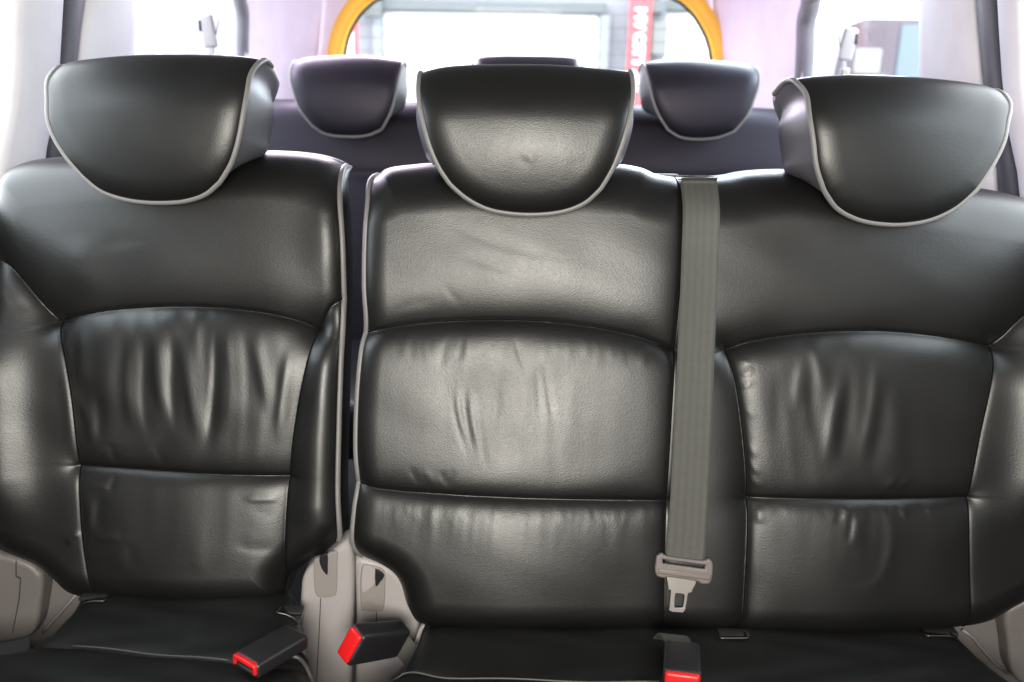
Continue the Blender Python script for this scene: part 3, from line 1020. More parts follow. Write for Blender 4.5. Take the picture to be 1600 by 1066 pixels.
YT = 1.215
cv_s = cover(single, 'side_cover', [(467, 1000), (469, 930), (472, 905), (484, 886), (512, 868), (535, 850), (546, 852), (552, 880), (551, 960), (548, 1066), (546, 1200), (520, 1240), (495, 1190), (486, 1080)], YT, 0.05, PLASTIC_GREY, 0.009)
cover(cv_s, 'cover_inlay', [(490, 880), (500, 872), (526, 862), (527, 880), (526, 925), (519, 933), (500, 934), (492, 925)], YT - 0.0015, 0.012, PLASTIC_INLAY, 0.002, 3)
cover(cv_s, 'cover_slot', [(499, 872), (511, 866), (512, 884), (511, 899), (502, 888)], YT - 0.003, 0.008, PLASTIC_BLACK, 0.001, 3)
cover(cv_s, 'cover_seam', [(500.3, 935), (501.7, 935), (498.7, 1000), (494.7, 1075), (493.3, 1075), (497.3, 1000)], YT - 0.0006, 0.006, RUBBER, 0.0002, 1)
cv_b = cover(bench, 'side_cover', [(556, 1000), (555, 930), (554, 880), (560, 872), (590, 880), (618, 895), (638, 922), (650, 955), (655, 985), (648, 1020), (632, 1050), (600, 1090), (580, 1200), (560, 1220), (553, 1150)], YT + 0.012, 0.05, PLASTIC_GREY, 0.009)
cover(cv_b, 'cover_inlay', [(564, 888), (580, 884), (600, 892), (602, 915), (600, 950), (592, 956), (570, 955), (563, 948)], YT + 0.0105, 0.012, PLASTIC_INLAY, 0.002, 3)
cover(cv_b, 'cover_strip', [(568, 884), (586, 890), (586, 912), (576, 922), (566, 926), (565, 905)], YT + 0.009, 0.010, PLASTIC_GREY, 0.001, 2)
cover(cv_b, 'cover_slot', [(586, 890), (598, 896), (600, 902), (594, 910), (587, 917)], YT + 0.0085, 0.008, PLASTIC_BLACK, 0.001, 2)
cover(cv_b, 'cover_seam', [(587.4, 957), (588.8, 957), (588.4, 985), (587.0, 985)], YT + 0.0114, 0.006, RUBBER, 0.0002, 1)
clip = cover(bench, 'cushion_clip', [(664, 976), (660, 988), (652, 1012), (641, 1030), (648, 1004), (655, 984)], YT - 0.02, 0.012, PLASTIC_GREY, 0.003, 3)
cv_l = cover(single, 'side_cover', [(-90, 855), (0, 868), (40, 880), (58, 893), (66, 908), (62, 950), (52, 990), (20, 1004), (-40, 1014), (-90, 1020)], YT + 0.0, 0.05, COVER_SHADED, 0.008)
cover(cv_l, 'cover_seam', [(24, 878), (25.5, 878), (26, 900), (33, 903), (31, 935), (20, 990), (18.5, 990), (29, 935), (31, 905), (24, 902)], YT - 0.0006, 0.006, RUBBER, 0.0002, 1)
cover(single, 'cushion_bracket', [(55, 885), (100, 912), (150, 935), (150, 1005), (60, 1015), (45, 1000)], YT + 0.035, 0.02, COVER_SHADED, 0.003, 3)
link('cover_trim', tube([at_y(x, y_, YT + 0.03) for x, y_ in ((122, 926), (108, 942), (92, 960), (76, 978), (66, 988))], 0.0028), PIPING, single)
cv_r = cover(bench, 'side_cover', [(1572, 960), (1600, 940), (1680, 900), (1700, 1000), (1690, 1110), (1640, 1095), (1600, 1072), (1582, 1052), (1576, 1010)], YT + 0.0, 0.05, COVER_SHADED, 0.008)
cover(bench, 'cushion_bracket', [(1470, 975), (1540, 968), (1592, 955), (1597, 1085), (1540, 1070), (1470, 1040)], YT + 0.035, 0.02, COVER_SHADED, 0.003, 3)
link('cover_trim', tube([at_y(x, y_, YT + 0.03) for x, y_ in ((1504, 984), (1520, 996), (1536, 1016), (1554, 1036), (1574, 1052))], 0.0028), PIPING, bench)

# ------------------------------------------------------------------ belt guide on top of the double seat
gp = pb.fr.xyz(pb.fr.uv([(1080, 276)], -0.06)[0], np.array(-0.075)) + np.array([0, 0.025, -0.021])
guide = link('belt_guide', shade_auto(plate(rrect(-0.060, -0.020, 0.060, 0.020, 0.018), [rrect(-0.031, -0.007, 0.031, 0.008, 0.005)], 0.012, 0.003,
             Matrix.Translation(gp + np.array([0.0, 0.02, 0.012])) @ Matrix.Rotation(math.radians(-10), 4, 'X'))), PLASTIC_BLACK, bench)
link('guide_cap', shade_auto(plate(rrect(-0.024, -0.010, 0.024, 0.010, 0.009), [], 0.010, 0.003,
     Matrix.Translation(gp + np.array([-0.036, 0.004, 0.018])) @ Matrix.Rotation(math.radians(-4), 4, 'X'))), PIPING, guide)

# ================================================================== SEAT BELT on the double seat
belt = thing('seat_belt', tuple(at_y(1075, 900, 1.16)), 'grey belt webbing hanging down the wide seat with silver tongue at its end', 'seat belt')
LE = catmull([(1070, 272), (1069, 290), (1066, 345), (1064, 400), (1060, 520), (1053, 650), (1046, 780), (1039, 872)], 10)
RE = catmull([(1126, 272), (1127, 290), (1124, 345), (1122, 400), (1118, 520), (1112, 650), (1106, 780), (1100, 880)], 10)
luv, ruv = pb.fr.uv(LE, 0.0), pb.fr.uv(RE, 0.0)
nrow, ncol = len(luv), 9
hc = np.stack([pb.height(luv * (1 - k) + ruv * k) for k in np.linspace(0, 1, ncol)], 1)
hm = hc.max(1)
hs = hm.copy()
for _ in range(40):
    hs = np.maximum(hm, 0.5 * hs + 0.25 * (np.roll(hs, 1) + np.roll(hs, -1)))
hs[:2] = hm[:2]
hs[-6:] = np.maximum(hs[-6:], hs[-8])
verts, faces, uvs = [], [], []
for i in range(nrow):
    for j in range(ncol):
        k = j / (ncol - 1)
        g = luv[i] * (1 - k) + ruv[i] * k
        cup = 0.0012 * math.sin(k * math.pi)
        verts.append(pb.fr.xyz(g, np.array(hs[i] + 0.005 + cup)))
        uvs.append((k * 1.0, i / nrow * 12))
nb = len(verts)
for i in range(nrow):
    for j in range(ncol):
        k = j / (ncol - 1)
        g = luv[i] * (1 - k) + ruv[i] * k
        verts.append(pb.fr.xyz(g, np.array(hs[i] + 0.0035 + 0.0012 * math.sin(k * math.pi))))
        uvs.append((k * 1.0, i / nrow * 12))
for i in range(nrow - 1):
    for j in range(ncol - 1):
        a = i * ncol + j
        faces.append((a, a + ncol, a + ncol + 1, a + 1))
        faces.append((nb + a, nb + a + 1, nb + a + ncol + 1, nb + a + ncol))
    a = i * ncol
    faces.append((a, nb + a, nb + a + ncol, a + ncol))
    a = i * ncol + ncol - 1
    faces.append((a, a + ncol, nb + a + ncol, nb + a))
me = mesh(verts, faces)
ul = me.uv_layers.new(name='UVMap')
for lp in me.loops:
    ul.data[lp.index].uv = uvs[lp.vertex_index]
link('webbing', me, WEBBING, belt)

# tongue: plastic grip with a slot, steel tongue with a hole
uvc = pb.fr.uv([(1070, 890)])[0]
wt = hs[-1] + 0.007
FT = Frame(0, 0, 15); FT.o, FT.u, FT.v, FT.n = pb.fr.o + pb.fr.n * wt, pb.fr.u, pb.fr.v, pb.fr.n
MT = Matrix(((*[FT.u[0], FT.v[0], FT.n[0]], FT.o[0]), (*[FT.u[1], FT.v[1], FT.n[1]], FT.o[1]), (*[FT.u[2], FT.v[2], FT.n[2]], FT.o[2]), (0, 0, 0, 1)))
grip = catmull(FT.uv([(1026, 868), (1034, 864), (1042, 868), (1070, 872), (1098, 875), (1107, 872), (1113, 880), (1112, 900), (1107, 911), (1094, 911), (1086, 907), (1046, 901), (1036, 902), (1026, 899), (1023, 890), (1024, 876)]), 5, closed=True)
slot = FT.uv([(1035, 874), (1036, 880), (1098, 889), (1101, 885), (1099, 881)])
slot = FT.uv([(1035, 873), (1035, 879), (1100, 888), (1101, 882)])
link('tongue_grip', shade_auto(plate(grip, [slot[::-1]], 0.011, 0.0028, MT)), TONGUE_PLASTIC, belt)
link('slot_bar', shade_auto(plate(FT.uv([(1028, 886), (1110, 896), (1109, 906), (1026, 895)]), [], 0.014, 0.003, MT)), TONGUE_PLASTIC, belt)
ton = FT.uv([(1042, 900), (1088, 904), (1087, 912), (1083, 919), (1081, 925), (1075, 927), (1071, 952), (1067, 957), (1050, 956), (1045, 953), (1048, 922), (1044, 921)])
hol = catmull(FT.uv([(1055, 929), (1054, 947), (1057, 949), (1065, 949), (1067, 947), (1069, 931), (1066, 928), (1058, 927)]), 3, closed=True)
link('tongue', shade_auto(plate(ton, [hol], 0.0034, 0.0008, MT)), METAL, belt)

# ================================================================== BUCKLES


def buckle(loc, ax, side, label, L=0.085, Wd=0.052, T=0.026, stalk=None, lip=False):
    """loc: middle of the button end; ax points out of that end, side runs across its width"""
    ax = Vector(ax).normalized(); side = Vector(side)
    side = (side - ax * side.dot(ax)).normalized(); up = ax.cross(side).normalized()
    if up[2] < 0:
        up, side = -up, -side
    M = Matrix(((ax[0], side[0], up[0], loc[0]), (ax[1], side[1], up[1], loc[1]), (ax[2], side[2], up[2], loc[2]), (0, 0, 0, 1)))
    o = thing('belt_buckle', tuple(loc), label, 'buckle', 'belt buckles with red buttons')
    bm = rbox(L, Wd, T, 0.006, 4, M @ Matrix.Translation((-L / 2, 0, 0)), taper=0.94)
    link('housing', bm_mesh(bm), PLASTIC_BLACK, o)
    if lip:
        b = link('button', bm_mesh(rbox(0.010, Wd * 0.86, 0.0065, 0.0028, 3, M @ Matrix.Translation((-0.0012, 0, T / 2 - 0.004)))), PLASTIC_RED, o)
        for k in (-1, 1):
            link('button_edge', bm_mesh(rbox(0.008, 0.0055, T * 0.62, 0.0024, 3, M @ Matrix.Translation((-0.0010, k * (Wd * 0.43 - 0.002), T * 0.10)))), PLASTIC_RED, b)
        link('latch_slot', bm_mesh(rbox(0.004, Wd * 0.55, 0.004, 0.001, 2, M @ Matrix.Translation((-0.0005, 0, -T * 0.1)))), RUBBER, o)
    else:
        b = link('button', bm_mesh(rbox(0.012, Wd * 0.88, T * 0.80, 0.0045, 4, M @ Matrix.Translation((-0.0015, 0, 0.0006)))), PLASTIC_RED, o)
        link('latch_slot', bm_mesh(rbox(0.004, Wd * 0.50, 0.003, 0.001, 2, M @ Matrix.Translation((-0.0005, 0, -T * 0.44)))), RUBBER, o)
    if stalk is not None:
        P = [M @ Vector((-L * 0.95, 0, 0))] + [Vector(q) for q in stalk]
        P = catmull([tuple(p) for p in P], 6)
        vs, fs = [], []
        for i, p in enumerate(P):
            for dz in (0.002, -0.002):
                for k in (-1, 1):
                    vs.append(tuple(Vector(p) + side * 0.019 * k + up * dz))
        for i in range(len(P) - 1):
            a = i * 4; c = a + 4
            fs += [(a, a + 1, c + 1, c), (a + 2, c + 2, c + 3, a + 3), (a, c, c + 2, a + 2), (a + 1, a + 3, c + 3, c + 1)]
        link('stalk', mesh(vs, fs, False), WEBBING, o)
    return o


p0 = at_z(383, 1041, ZC + 0.034)
p1 = at_z(452, 1001, ZC + 0.030)
pa, pb_ = at_z(362, 1026, ZC + 0.034), at_z(402, 1056, ZC + 0.034)
buckle(p0, p0 - p1, pb_ - pa, 'black buckle lying on the left seat cushion with red button at its front end', L=0.090, Wd=0.050, T=0.023,
       stalk=[p1 + np.array([0.008, 0.02, -0.05])], lip=True)
pm = at_y(547, 1008, 1.09)
buckle(pm, (-0.60, -0.70, 0.38), (0.42, 0.05, 0.90), 'black buckle with big red button leaning against grey plastic between the seats', L=0.100, Wd=0.054, T=0.032,
       stalk=[pm + np.array([0.075, 0.075, -0.07])])
p0 = at_z(1066, 1064, ZC + 0.030)
p1 = at_z(1066, 1012, ZC + 0.026)
buckle(p0, p0 - p1, (1, 0, 0), 'black buckle standing up from the wide seat cushion right below the silver tongue', L=0.075, Wd=0.052, T=0.028,
       stalk=[p1 + np.array([-0.006, 0.035, -0.006]), p1 + np.array([-0.010, 0.06, -0.03])], lip=False)

# ================================================================== REAR ROW
rear = thing('rear_seat', (0.05, 2.4, 0.0), 'black leather rear row seat with three small headrests under the back window', 'seat')
FR_ = Frame(2.42, -0.35, 17.0)
pr = Pad(FR_, L=[(372, 175), (360, 300), (350, 500), (350, 640)], Rr=[(1262, 190), (1270, 300), (1280, 500), (1280, 640)],
         T=[(372, 175), (392, 160), (430, 155), (540, 157), (660, 159), (820, 160), (1000, 164), (1120, 167), (1210, 170), (1245, 176), (1262, 190)],
         B=[(350, 640), (800, 640), (1280, 640)], wout=-0.02, edge=[(0.06, 0.03), (0.06, 0.03), (0.08, 0.07), (0.05, 0.03)], wtop=-0.065)
pr.seam([(372, 270), (800, 275), (1262, 280)], 0.015, 0.03, 0.02)
pr.seam([(700, 140), (700, 400), (700, 650)], 0.012, 0.02, 0.02)
pr.seam([(950, 140), (950, 400), (950, 650)], 0.012, 0.02, 0.02)
pr.build(170, 80)
br = pad_object('backrest', pr.panels([])['rest'], LEATHER_REAR, rear)
sv, sf = pr.skirt(SIDE_RINGS, 1)
link('side_panel', mesh(sv, sf), LEATHER_SIDE, br)
headrest(rear, stems=False, fr=Frame(2.36, -0.12, 8), nu=60, nv=50, pipe=0.0038,
         L=[(461, 95), (459, 120), (464, 148), (474, 174), (492, 198)], Rr=[(632, 97), (626, 125), (620, 152), (612, 178), (598, 203)],
         T=[(461, 95), (480, 90), (510, 88), (545, 87), (590, 89), (632, 97)], B=[(492, 198), (512, 210), (545, 214), (575, 212), (598, 203)])
headrest(rear, stems=False, fr=Frame(2.36, -0.12, 8), nu=60, nv=50, pipe=0.0038,
         L=[(1004, 99), (1009, 125), (1016, 153), (1026, 180), (1042, 204)], Rr=[(1181, 105), (1180, 130), (1174, 155), (1164, 180), (1144, 206)],
         T=[(1004, 99), (1030, 95), (1080, 93), (1130, 96), (1160, 99), (1181, 105)], B=[(1042, 204), (1062, 215), (1090, 218), (1120, 215), (1144, 206)])
headrest(rear, stems=False, fr=Frame(2.40, -0.12, 8), nu=60, nv=50, pipe=0.0038,
         L=[(738, 100), (740, 125), (746, 152), (757, 178), (772, 200)], Rr=[(910, 100), (908, 125), (902, 152), (892, 180), (876, 203)],
         T=[(738, 100), (750, 91), (780, 88), (825, 88), (875, 89), (900, 92), (910, 100)], B=[(772, 200), (795, 212), (825, 216), (855, 213), (876, 203)])
link('seat_cushion', bm_mesh(rbox(1.36, 0.50, 0.14, 0.04, 4, Matrix.Translation((0.03, 2.06, 0.36)))), LEATHER, rear)

# ================================================================== VAN BODY
van = thing('van_cabin', (0, 1.2, 0), 'pale grey van interior with orange rubber seal round the back window', 'van')
ROOF = EYE[2] + 0.42
XW, TUM = 0.80, 0.14


def wall_pt(sgn, px, py):
    n = np.array([sgn * 1.0, 0, TUM])
    return hit(px, py, (sgn * XW, 0, EYE[2]), n)


def wx(sgn, z, inn=0.0):
    return sgn * (XW - TUM * (z - EYE[2]) - inn)


def strip(name, sgn, ya, yb, z0, z1, mat, prof, parent, nz=14):
    """a wall piece between the edge functions ya(z) and yb(z); prof: (fraction across, inward offset)"""
    vs, fs = [], []
    m = len(prof)
    for k in range(nz + 1):
        z = z0 + (z1 - z0) * k / nz
        for f, inn in prof:
            vs.append((wx(sgn, z, inn), ya(z) + (yb(z) - ya(z)) * f, z))
    for k in range(nz):
        for j in range(m - 1):
            a = k * m + j
            fs.append((a, a + 1, a + m + 1, a + m))
    return link(name, mesh(vs, fs), mat, parent)


def edge_fn(sgn, pts):
    """edge as y(z) from pixels on the wall"""
    w = sorted([(wall_pt(sgn, *p)[2], wall_pt(sgn, *p)[1]) for p in pts])
    zs = np.array([a for a, _ in w]); ys = np.array([b for _, b in w])

    def f(z):
        if z < zs[0]:
            return ys[0] + (ys[1] - ys[0]) / (zs[1] - zs[0]) * (z - zs[0]) * 0.3
        if z > zs[-1]:
            return ys[-1] + (ys[-1] - ys[-2]) / (zs[-1] - zs[-2]) * (z - zs[-1])
        return float(np.interp(z, zs, ys))
    return f


BELT = EYE[2] - 0.30
SOFT = [(0, 0.0), (0.04, 0.012), (0.12, 0.024), (0.3, 0.03), (0.7, 0.03), (0.88, 0.024), (0.96, 0.012), (1, 0.0)]
FLATP = [(0, 0.03), (0, 0.008), (0.5, 0.008), (1, 0.008), (1, 0.03)]
const = lambda v: (lambda z: v)
YB = 3.15
for sgn, win0, seal_a, seal_b, w0, w1 in (
        (-1, [(18, 0), (14, 100), (8, 180), (-8, 240)], [(97, 0), (92, 90), (84, 180), (66, 250)], [(130, 0), (118, 90), (110, 180), (98, 250)], [(208, 0), (200, 120)], [(388, 20), (392, 90)]),
        (1, [(1604, 0), (1606, 100), (1614, 180), (1630, 260)], [(1564, 0), (1570, 100), (1580, 200), (1604, 300)], [(1527, 0), (1535, 100), (1543, 180), (1562, 280)], [(1440, 0), (1448, 120)], [(1250, 20), (1248, 100)])):
    e_win, e_sa, e_sb = edge_fn(sgn, win0), edge_fn(sgn, seal_a), edge_fn(sgn, seal_b)
    y0, y1 = float(wall_pt(sgn, *w0[0])[1]), float(wall_pt(sgn, *w1[0])[1])
    strip('door_pillar_trim', sgn, e_win, e_sa, 0.55, ROOF, TRIM, [(0, -0.01), (0.05, 0.006), (0.15, 0.012), (0.5, 0.016), (0.8, 0.014), (0.93, 0.008), (1, -0.008)], van)
    strip('door_seal', sgn, e_sa, e_sb, 0.2, ROOF, RUBBER, [(0, -0.01), (0.1, 0.006), (0.5, 0.010), (0.9, 0.006), (1, -0.01)], van)
    strip('pillar_trim', sgn, e_sb, const(y0), 0.2, ROOF, TRIM, [(0, -0.012), (0.06, 0.004), (0.2, 0.014), (0.45, 0.02), (0.75, 0.02), (0.93, 0.012), (1, 0.0)], van)
    strip('lower_side_trim', sgn, const(y0), const(y1), 0.0, BELT, TRIM, [(0, 0.0), (0.5, 0.0), (1, 0.0)], van)
    strip('window_header', sgn, const(y0), const(y1), EYE[2] + 0.20, ROOF, TRIM, [(0, 0.0), (0.5, 0.0), (1, 0.0)], van)
    strip('corner_pillar_trim', sgn, const(y1 - 0.01), const(YB), 0.2, ROOF, TRIM_REAR, [(0, 0.0), (0.06, 0.012), (0.18, 0.022), (0.5, 0.03), (0.8, 0.06), (1, 0.14)], van)
    # rear side window: frame and pane
    wl = [(y0 + 0.02, BELT + 0.02), (y1 - 0.01, BELT + 0.02), (y1 - 0.005, EYE[2] + 0.05), (y1 - 0.05, EYE[2] + 0.14), (y1 - 0.16, EYE[2] + 0.19), (y0 + 0.02, EYE[2] + 0.20)]
    pth = catmull([(wx(sgn, z, -0.012), y, z) for y, z in wl], 8, closed=True)
    fr_o = link('window_frame', tube(pth, 0.020 if sgn < 0 else 0.027, 10, closed=True), FRAME, van)
    pan_v = [(wx(sgn, z, -0.030), y, z) for z, y in ((BELT, y0), (BELT, y1), (EYE[2] + 0.22, y1), (EYE[2] + 0.22, y0))]
    pan_o = [(x + sgn * 0.005, y, z) for x, y, z in pan_v]
    link('window_glass', mesh(pan_v + pan_o, [(0, 1, 2, 3), (7, 6, 5, 4), (0, 4, 5, 1), (1, 5, 6, 2), (2, 6, 7, 3), (3, 7, 4, 0)], False), GLASS, fr_o)
    # sliding door and front door lower trim, header, front pillar
    yw = e_win(EYE[2])
    strip('side_light_blocker', sgn, const(-1.0), const(0.92), EYE[2] - 0.22, ROOF, DARK_PANEL, [(0, 0.01), (0.5, 0.02), (1, 0.01)], van)  # added unseen panel closing the front side windows to block their light
    strip('door_trim', sgn, const(-1.0), const(yw + 0.10), 0.0, 0.62, DARK_PANEL, [(0, 0.0), (0.5, 0.02), (1, 0.0)], van)
    strip('door_card', sgn, const(-1.0), const(yw + 0.02), 0.62, EYE[2] - 0.22, DARK_PANEL, [(0, 0.0), (0.5, 0.02), (1, 0.02)], van)
    strip('roof_rail', sgn, const(-1.0), const(yw + 0.12), EYE[2] + 0.2, ROOF, TRIM, [(0, 0.0), (0.5, 0.0), (1, 0.0)], van)
    strip('front_pillar', sgn, const(0.88), const(0.98), 0.5, ROOF, TRIM, [(0, 0.0), (0.5, 0.03), (1, 0.0)], van)

# roof, floor, tailgate
vs = []
RX = XW + 0.06
link('headliner', mesh([(-RX, -0.9, ROOF), (RX, -0.9, ROOF), (RX, YB + 0.05, ROOF), (-RX, YB + 0.05, ROOF), (-RX, -0.9, ROOF + 0.03), (RX, -0.9, ROOF + 0.03), (RX, YB + 0.05, ROOF + 0.03), (-RX, YB + 0.05, ROOF + 0.03)],
                       [(0, 3, 2, 1), (4, 5, 6, 7), (0, 1, 5, 4), (1, 2, 6, 5), (2, 3, 7, 6), (3, 0, 4, 7)], False), HEADLINER, van)
link('floor', mesh([(-1.0, -1.2, 0), (1.0, -1.2, 0), (1.0, 3.3, 0), (-1.0, 3.3, 0), (-1.0, -1.2, -0.04), (1.0, -1.2, -0.04), (1.0, 3.3, -0.04), (-1.0, 3.3, -0.04)],
                   [(0, 1, 2, 3), (4, 7, 6, 5), (0, 4, 5, 1), (1, 5, 6, 2), (2, 6, 7, 3), (3, 7, 4, 0)], False), CARPET, van)
link('windscreen_light_mask', shade_auto(plate(rrect(-0.95, 0.0, 0.95, ROOF, 0.02), [rrect(-0.55, 1.10, 0.58, 1.52, 0.08)[::-1]], 0.03, 0.004, frame_y(-1.22))), DARK_PANEL, van)  # added unseen bulkhead, its opening narrowed to hold back outside light
link('dashboard', bm_mesh(rbox(1.7, 0.35, 0.95, 0.06, 4, Matrix.Translation((0, -1.05, 0.47)))), CLOTH, van)


def yz(px, py, y=YB):
    p = at_y(px, py, y); return (p[0], p[2])


WIN = catmull([yz(526, 300), yz(524, 200), yz(523, 120), yz(524, 85), yz(531, 52), yz(544, 24), yz(562, 2), yz(588, -16), yz(640, -30),
               yz(825, -36), yz(1010, -28), yz(1062, -14), yz(1090, 8), yz(1109, 36), yz(1120, 62), yz(1126, 92), yz(1128, 130), yz(1130, 210), yz(1130, 310)], 6, closed=True)
door_o = rrect(-0.88, 0.15, 0.92, ROOF + 0.02, 0.04)
tail = link('tailgate_trim', shade_auto(plate(door_o, [WIN[::-1]], 0.03, 0.004, frame_y(YB + 0.02))), TRIM_REAR, van)
seal3 = [(x, YB - 0.004, z) for x, z in WIN]


def flat_tube(path, rx, ry, sides=12):
    """closed ring on the tailgate plane: rx across the rubber, ry towards the camera"""
    P = np.array(path); n = len(P); vs, fs = [], []
    for i in range(n):
        t = P[(i + 1) % n] - P[i - 1]; t /= np.linalg.norm(t)
        o = np.cross(t, (0, 1.0, 0))
        for k in range(sides):
            a = 2 * math.pi * k / sides
            ca, sa = math.cos(a), math.sin(a)
            vs.append(P[i] + o * rx * math.copysign(abs(ca) ** 0.7, ca) + np.array([0, 1.0, 0]) * ry * math.copysign(abs(sa) ** 0.7, sa))
    for i in range(n):
        for k in range(sides):
            j = (i + 1) % n
            fs.append((i * sides + k, i * sides + (k + 1) % sides, j * sides + (k + 1) % sides, j * sides + k))
    return mesh(vs, fs)


sl = link('window_seal', flat_tube(seal3, 0.027, 0.022), ORANGE, van)
inner = np.array(seal3); cI = inner.mean(0); dI = inner - cI
tI = np.roll(inner, -1, 0) - np.roll(inner, 1, 0); tI /= np.linalg.norm(tI, axis=1, keepdims=True)
oI = np.cross(tI, (0, 1.0, 0)); sI = np.sign((oI * dI).sum(1).mean())
link('seal_lip', tube(inner - oI * sI * 0.029 + np.array([0, 0.016, 0]), 0.006, 8, closed=True), RUBBER, sl)
g0, g1 = inner.min(0), inner.max(0)
link('window_glass', bm_mesh(rbox(g1[0] - g0[0], 0.005, g1[2] - g0[2], 0, 1, Matrix.Translation(((g0[0] + g1[0]) / 2, YB + 0.045, (g0[2] + g1[2]) / 2))), False), GLASS, tail)
# heater wires on the rear pane
bmw = bmesh.new()
for k in range(9):
    z = EYE[2] + 0.14 - k * 0.042
    bmesh.ops.create_cube(bmw, size=1.0, matrix=Matrix.Translation(((g0[0] + g1[0]) / 2, YB + 0.0415, z)) @ Matrix.Diagonal((g1[0] - g0[0] - 0.06, 0.001, 0.0018, 1)))
hw_ = link('heater_wire', bm_mesh(bmw, False), FRAME, tail)
hw_['kind'] = 'stuff'
link('header_seam', tube([at_y(1125, 15, YB - 0.0), at_y(1190, 16, YB - 0.0), at_y(1255, 14, YB - 0.0)], 0.003, 6), FRAME, van)

# ------------------------------------------------------------------ shoulder belts of the rear row
for sgn, path, label in ((-1, [(346, -30), (340, 20), (331, 70), (332, 110)], 'pale shoulder belt with loop hanging by the left rear side window'),
                         (1, [(1300, -30), (1310, 40), (1318, 90), (1320, 140)], 'pale shoulder belt with loop hanging by the right rear side window')):
    yv = 2.30
    P3 = [at_y(px, py, yv) for px, py in path]
    o = thing('shoulder_belt', tuple(P3[2]), label, 'seat belt', 'shoulder belts of the rear row')
    Pp = catmull(P3, 6)
    vs, fs = [], []
    for i, p in enumerate(Pp):
        for dy in (-0.0015, 0.0015):
            for k in (-1, 1):
                vs.append(tuple(p + np.array([0.016 * k * (1.0 - 0.3 * i / len(Pp)), dy + 0.02 * k * sgn, 0])))
    for i in range(len(Pp) - 1):
        a = i * 4; c = a + 4
        fs += [(a, a + 1, c + 1, c), (a + 2, c + 2, c + 3, a + 3), (a, c, c + 2, a + 2), (a + 1, a + 3, c + 3, c + 1)]
    me = mesh(vs, fs, False)
    ul = me.uv_layers.new(name='UVMap')
    for lp in me.loops:
        v = lp.vertex_index
        ul.data[lp.index].uv = ((v % 2), (v // 4) / len(Pp) * 4)
    link('webbing', me, WEBBING_PALE, o)
    c = P3[2] + np.array([0, -0.02, 0.03])
    w_ = link('belt_guide', bm_mesh(rbox(0.034, 0.016, 0.075, 0.007, 3, Matrix.Translation(c) @ Matrix.Rotation(0.12 * sgn, 4, 'Y'))), BELT_GUIDE, o)
    link('guide_slot', bm_mesh(rbox(0.006, 0.006, 0.024, 0.001, 2, Matrix.Translation(c + np.array([0.016 * sgn, -0.007, 0.012])))), PLASTIC_BLACK, w_)
    link('anchor_bolt', bm_mesh(rbox(0.022, 0.016, 0.022, 0.004, 2, Matrix.Translation(P3[2] + np.array([0.004, -0.01, -0.035])))), PLASTIC_GREY, o)

# ================================================================== OUTSIDE
CONC = plastic('yard_concrete', (0.42, 0.41, 0.40), 0.9)
WALLM = plastic('pale_wall', (0.30, 0.31, 0.34), 0.9)
DOORM = plastic('white_door', (0.85, 0.85, 0.84), 0.6)
GREYM = plastic('grey_metal', (0.12, 0.13, 0.135), 0.6)
REDM = plastic('sign_red', (0.72, 0.085, 0.10), 0.6)
WHITEM = plastic('sign_white', (0.85, 0.85, 0.85), 0.6)
gr = link('ground', mesh([(-120, -120, -0.35), (120, -120, -0.35), (120, 120, -0.35), (-120, 120, -0.35)], [(0, 1, 2, 3)], False), CONC)
tag(gr, kind='structure')
YO = 9.0


def obox(name, px0, py0, px1, py1, y, dy, mat, parent=None, bev=0.01):
    a, b = at_y(px0, py0, y), at_y(px1, py1, y)
    return link(name, bm_mesh(rbox(abs(b[0] - a[0]), dy, abs(a[2] - b[2]), bev, 2, Matrix.Translation(((a[0] + b[0]) / 2, y + dy / 2, (a[2] + b[2]) / 2))), False), mat, parent)


wl = link('workshop_wall', bm_mesh(rbox(10.2, 0.3, 5.2, 0.02, 1, Matrix.Translation((-2.3, YO + 0.35, 2.25))), False), WALLM)
tag(wl, 'pale workshop wall with white roller doors, seen through the back window', 'building')
for (a, b, lab) in ((597, 936, 'wide white roller door behind the van, in the middle of the back window'),
                    (1040, 1240, 'white roller door behind the van, right of the red sign')):
    t = thing('roller_door', tuple(at_y((a + b) / 2, 300, YO)), lab, 'door', 'roller doors of the workshop')
    x0, x1 = at_y(a, 100, YO)[0], at_y(b, 100, YO)[0]
    ztop = at_y((a + b) / 2, 19, YO)[2]
    z = ztop
    sh = bm_mesh(rbox(x1 - x0, 0.05, 0.19, 0.012, 2), True)
    while z > -0.3:
        o = bpy.data.objects.new('slat', sh)
        COL.objects.link(o)
        if not sh.materials: sh.materials.append(DOORM)
        o.location = ((x0 + x1) / 2, YO + 0.16, z - 0.1)
        o.parent = t; bpy.context.view_layer.update(); o.matrix_parent_inverse = t.matrix_world.inverted()
        z -= 0.2
    link('lintel', bm_mesh(rbox(x1 - x0 + 0.1, 0.14, 0.10, 0.01, 2, Matrix.Translation(((x0 + x1) / 2, YO + 0.13, ztop + 0.055))), False), GREYM, t)
    for xx in (x0 - 0.05, x1 + 0.05):
        link('guide_rail', bm_mesh(rbox(0.09, 0.12, ztop + 0.4, 0.01, 2, Matrix.Translation((xx, YO + 0.12, ztop / 2 - 0.2))), False), plastic('rail_grey', (0.24, 0.26, 0.29), 0.6), t)


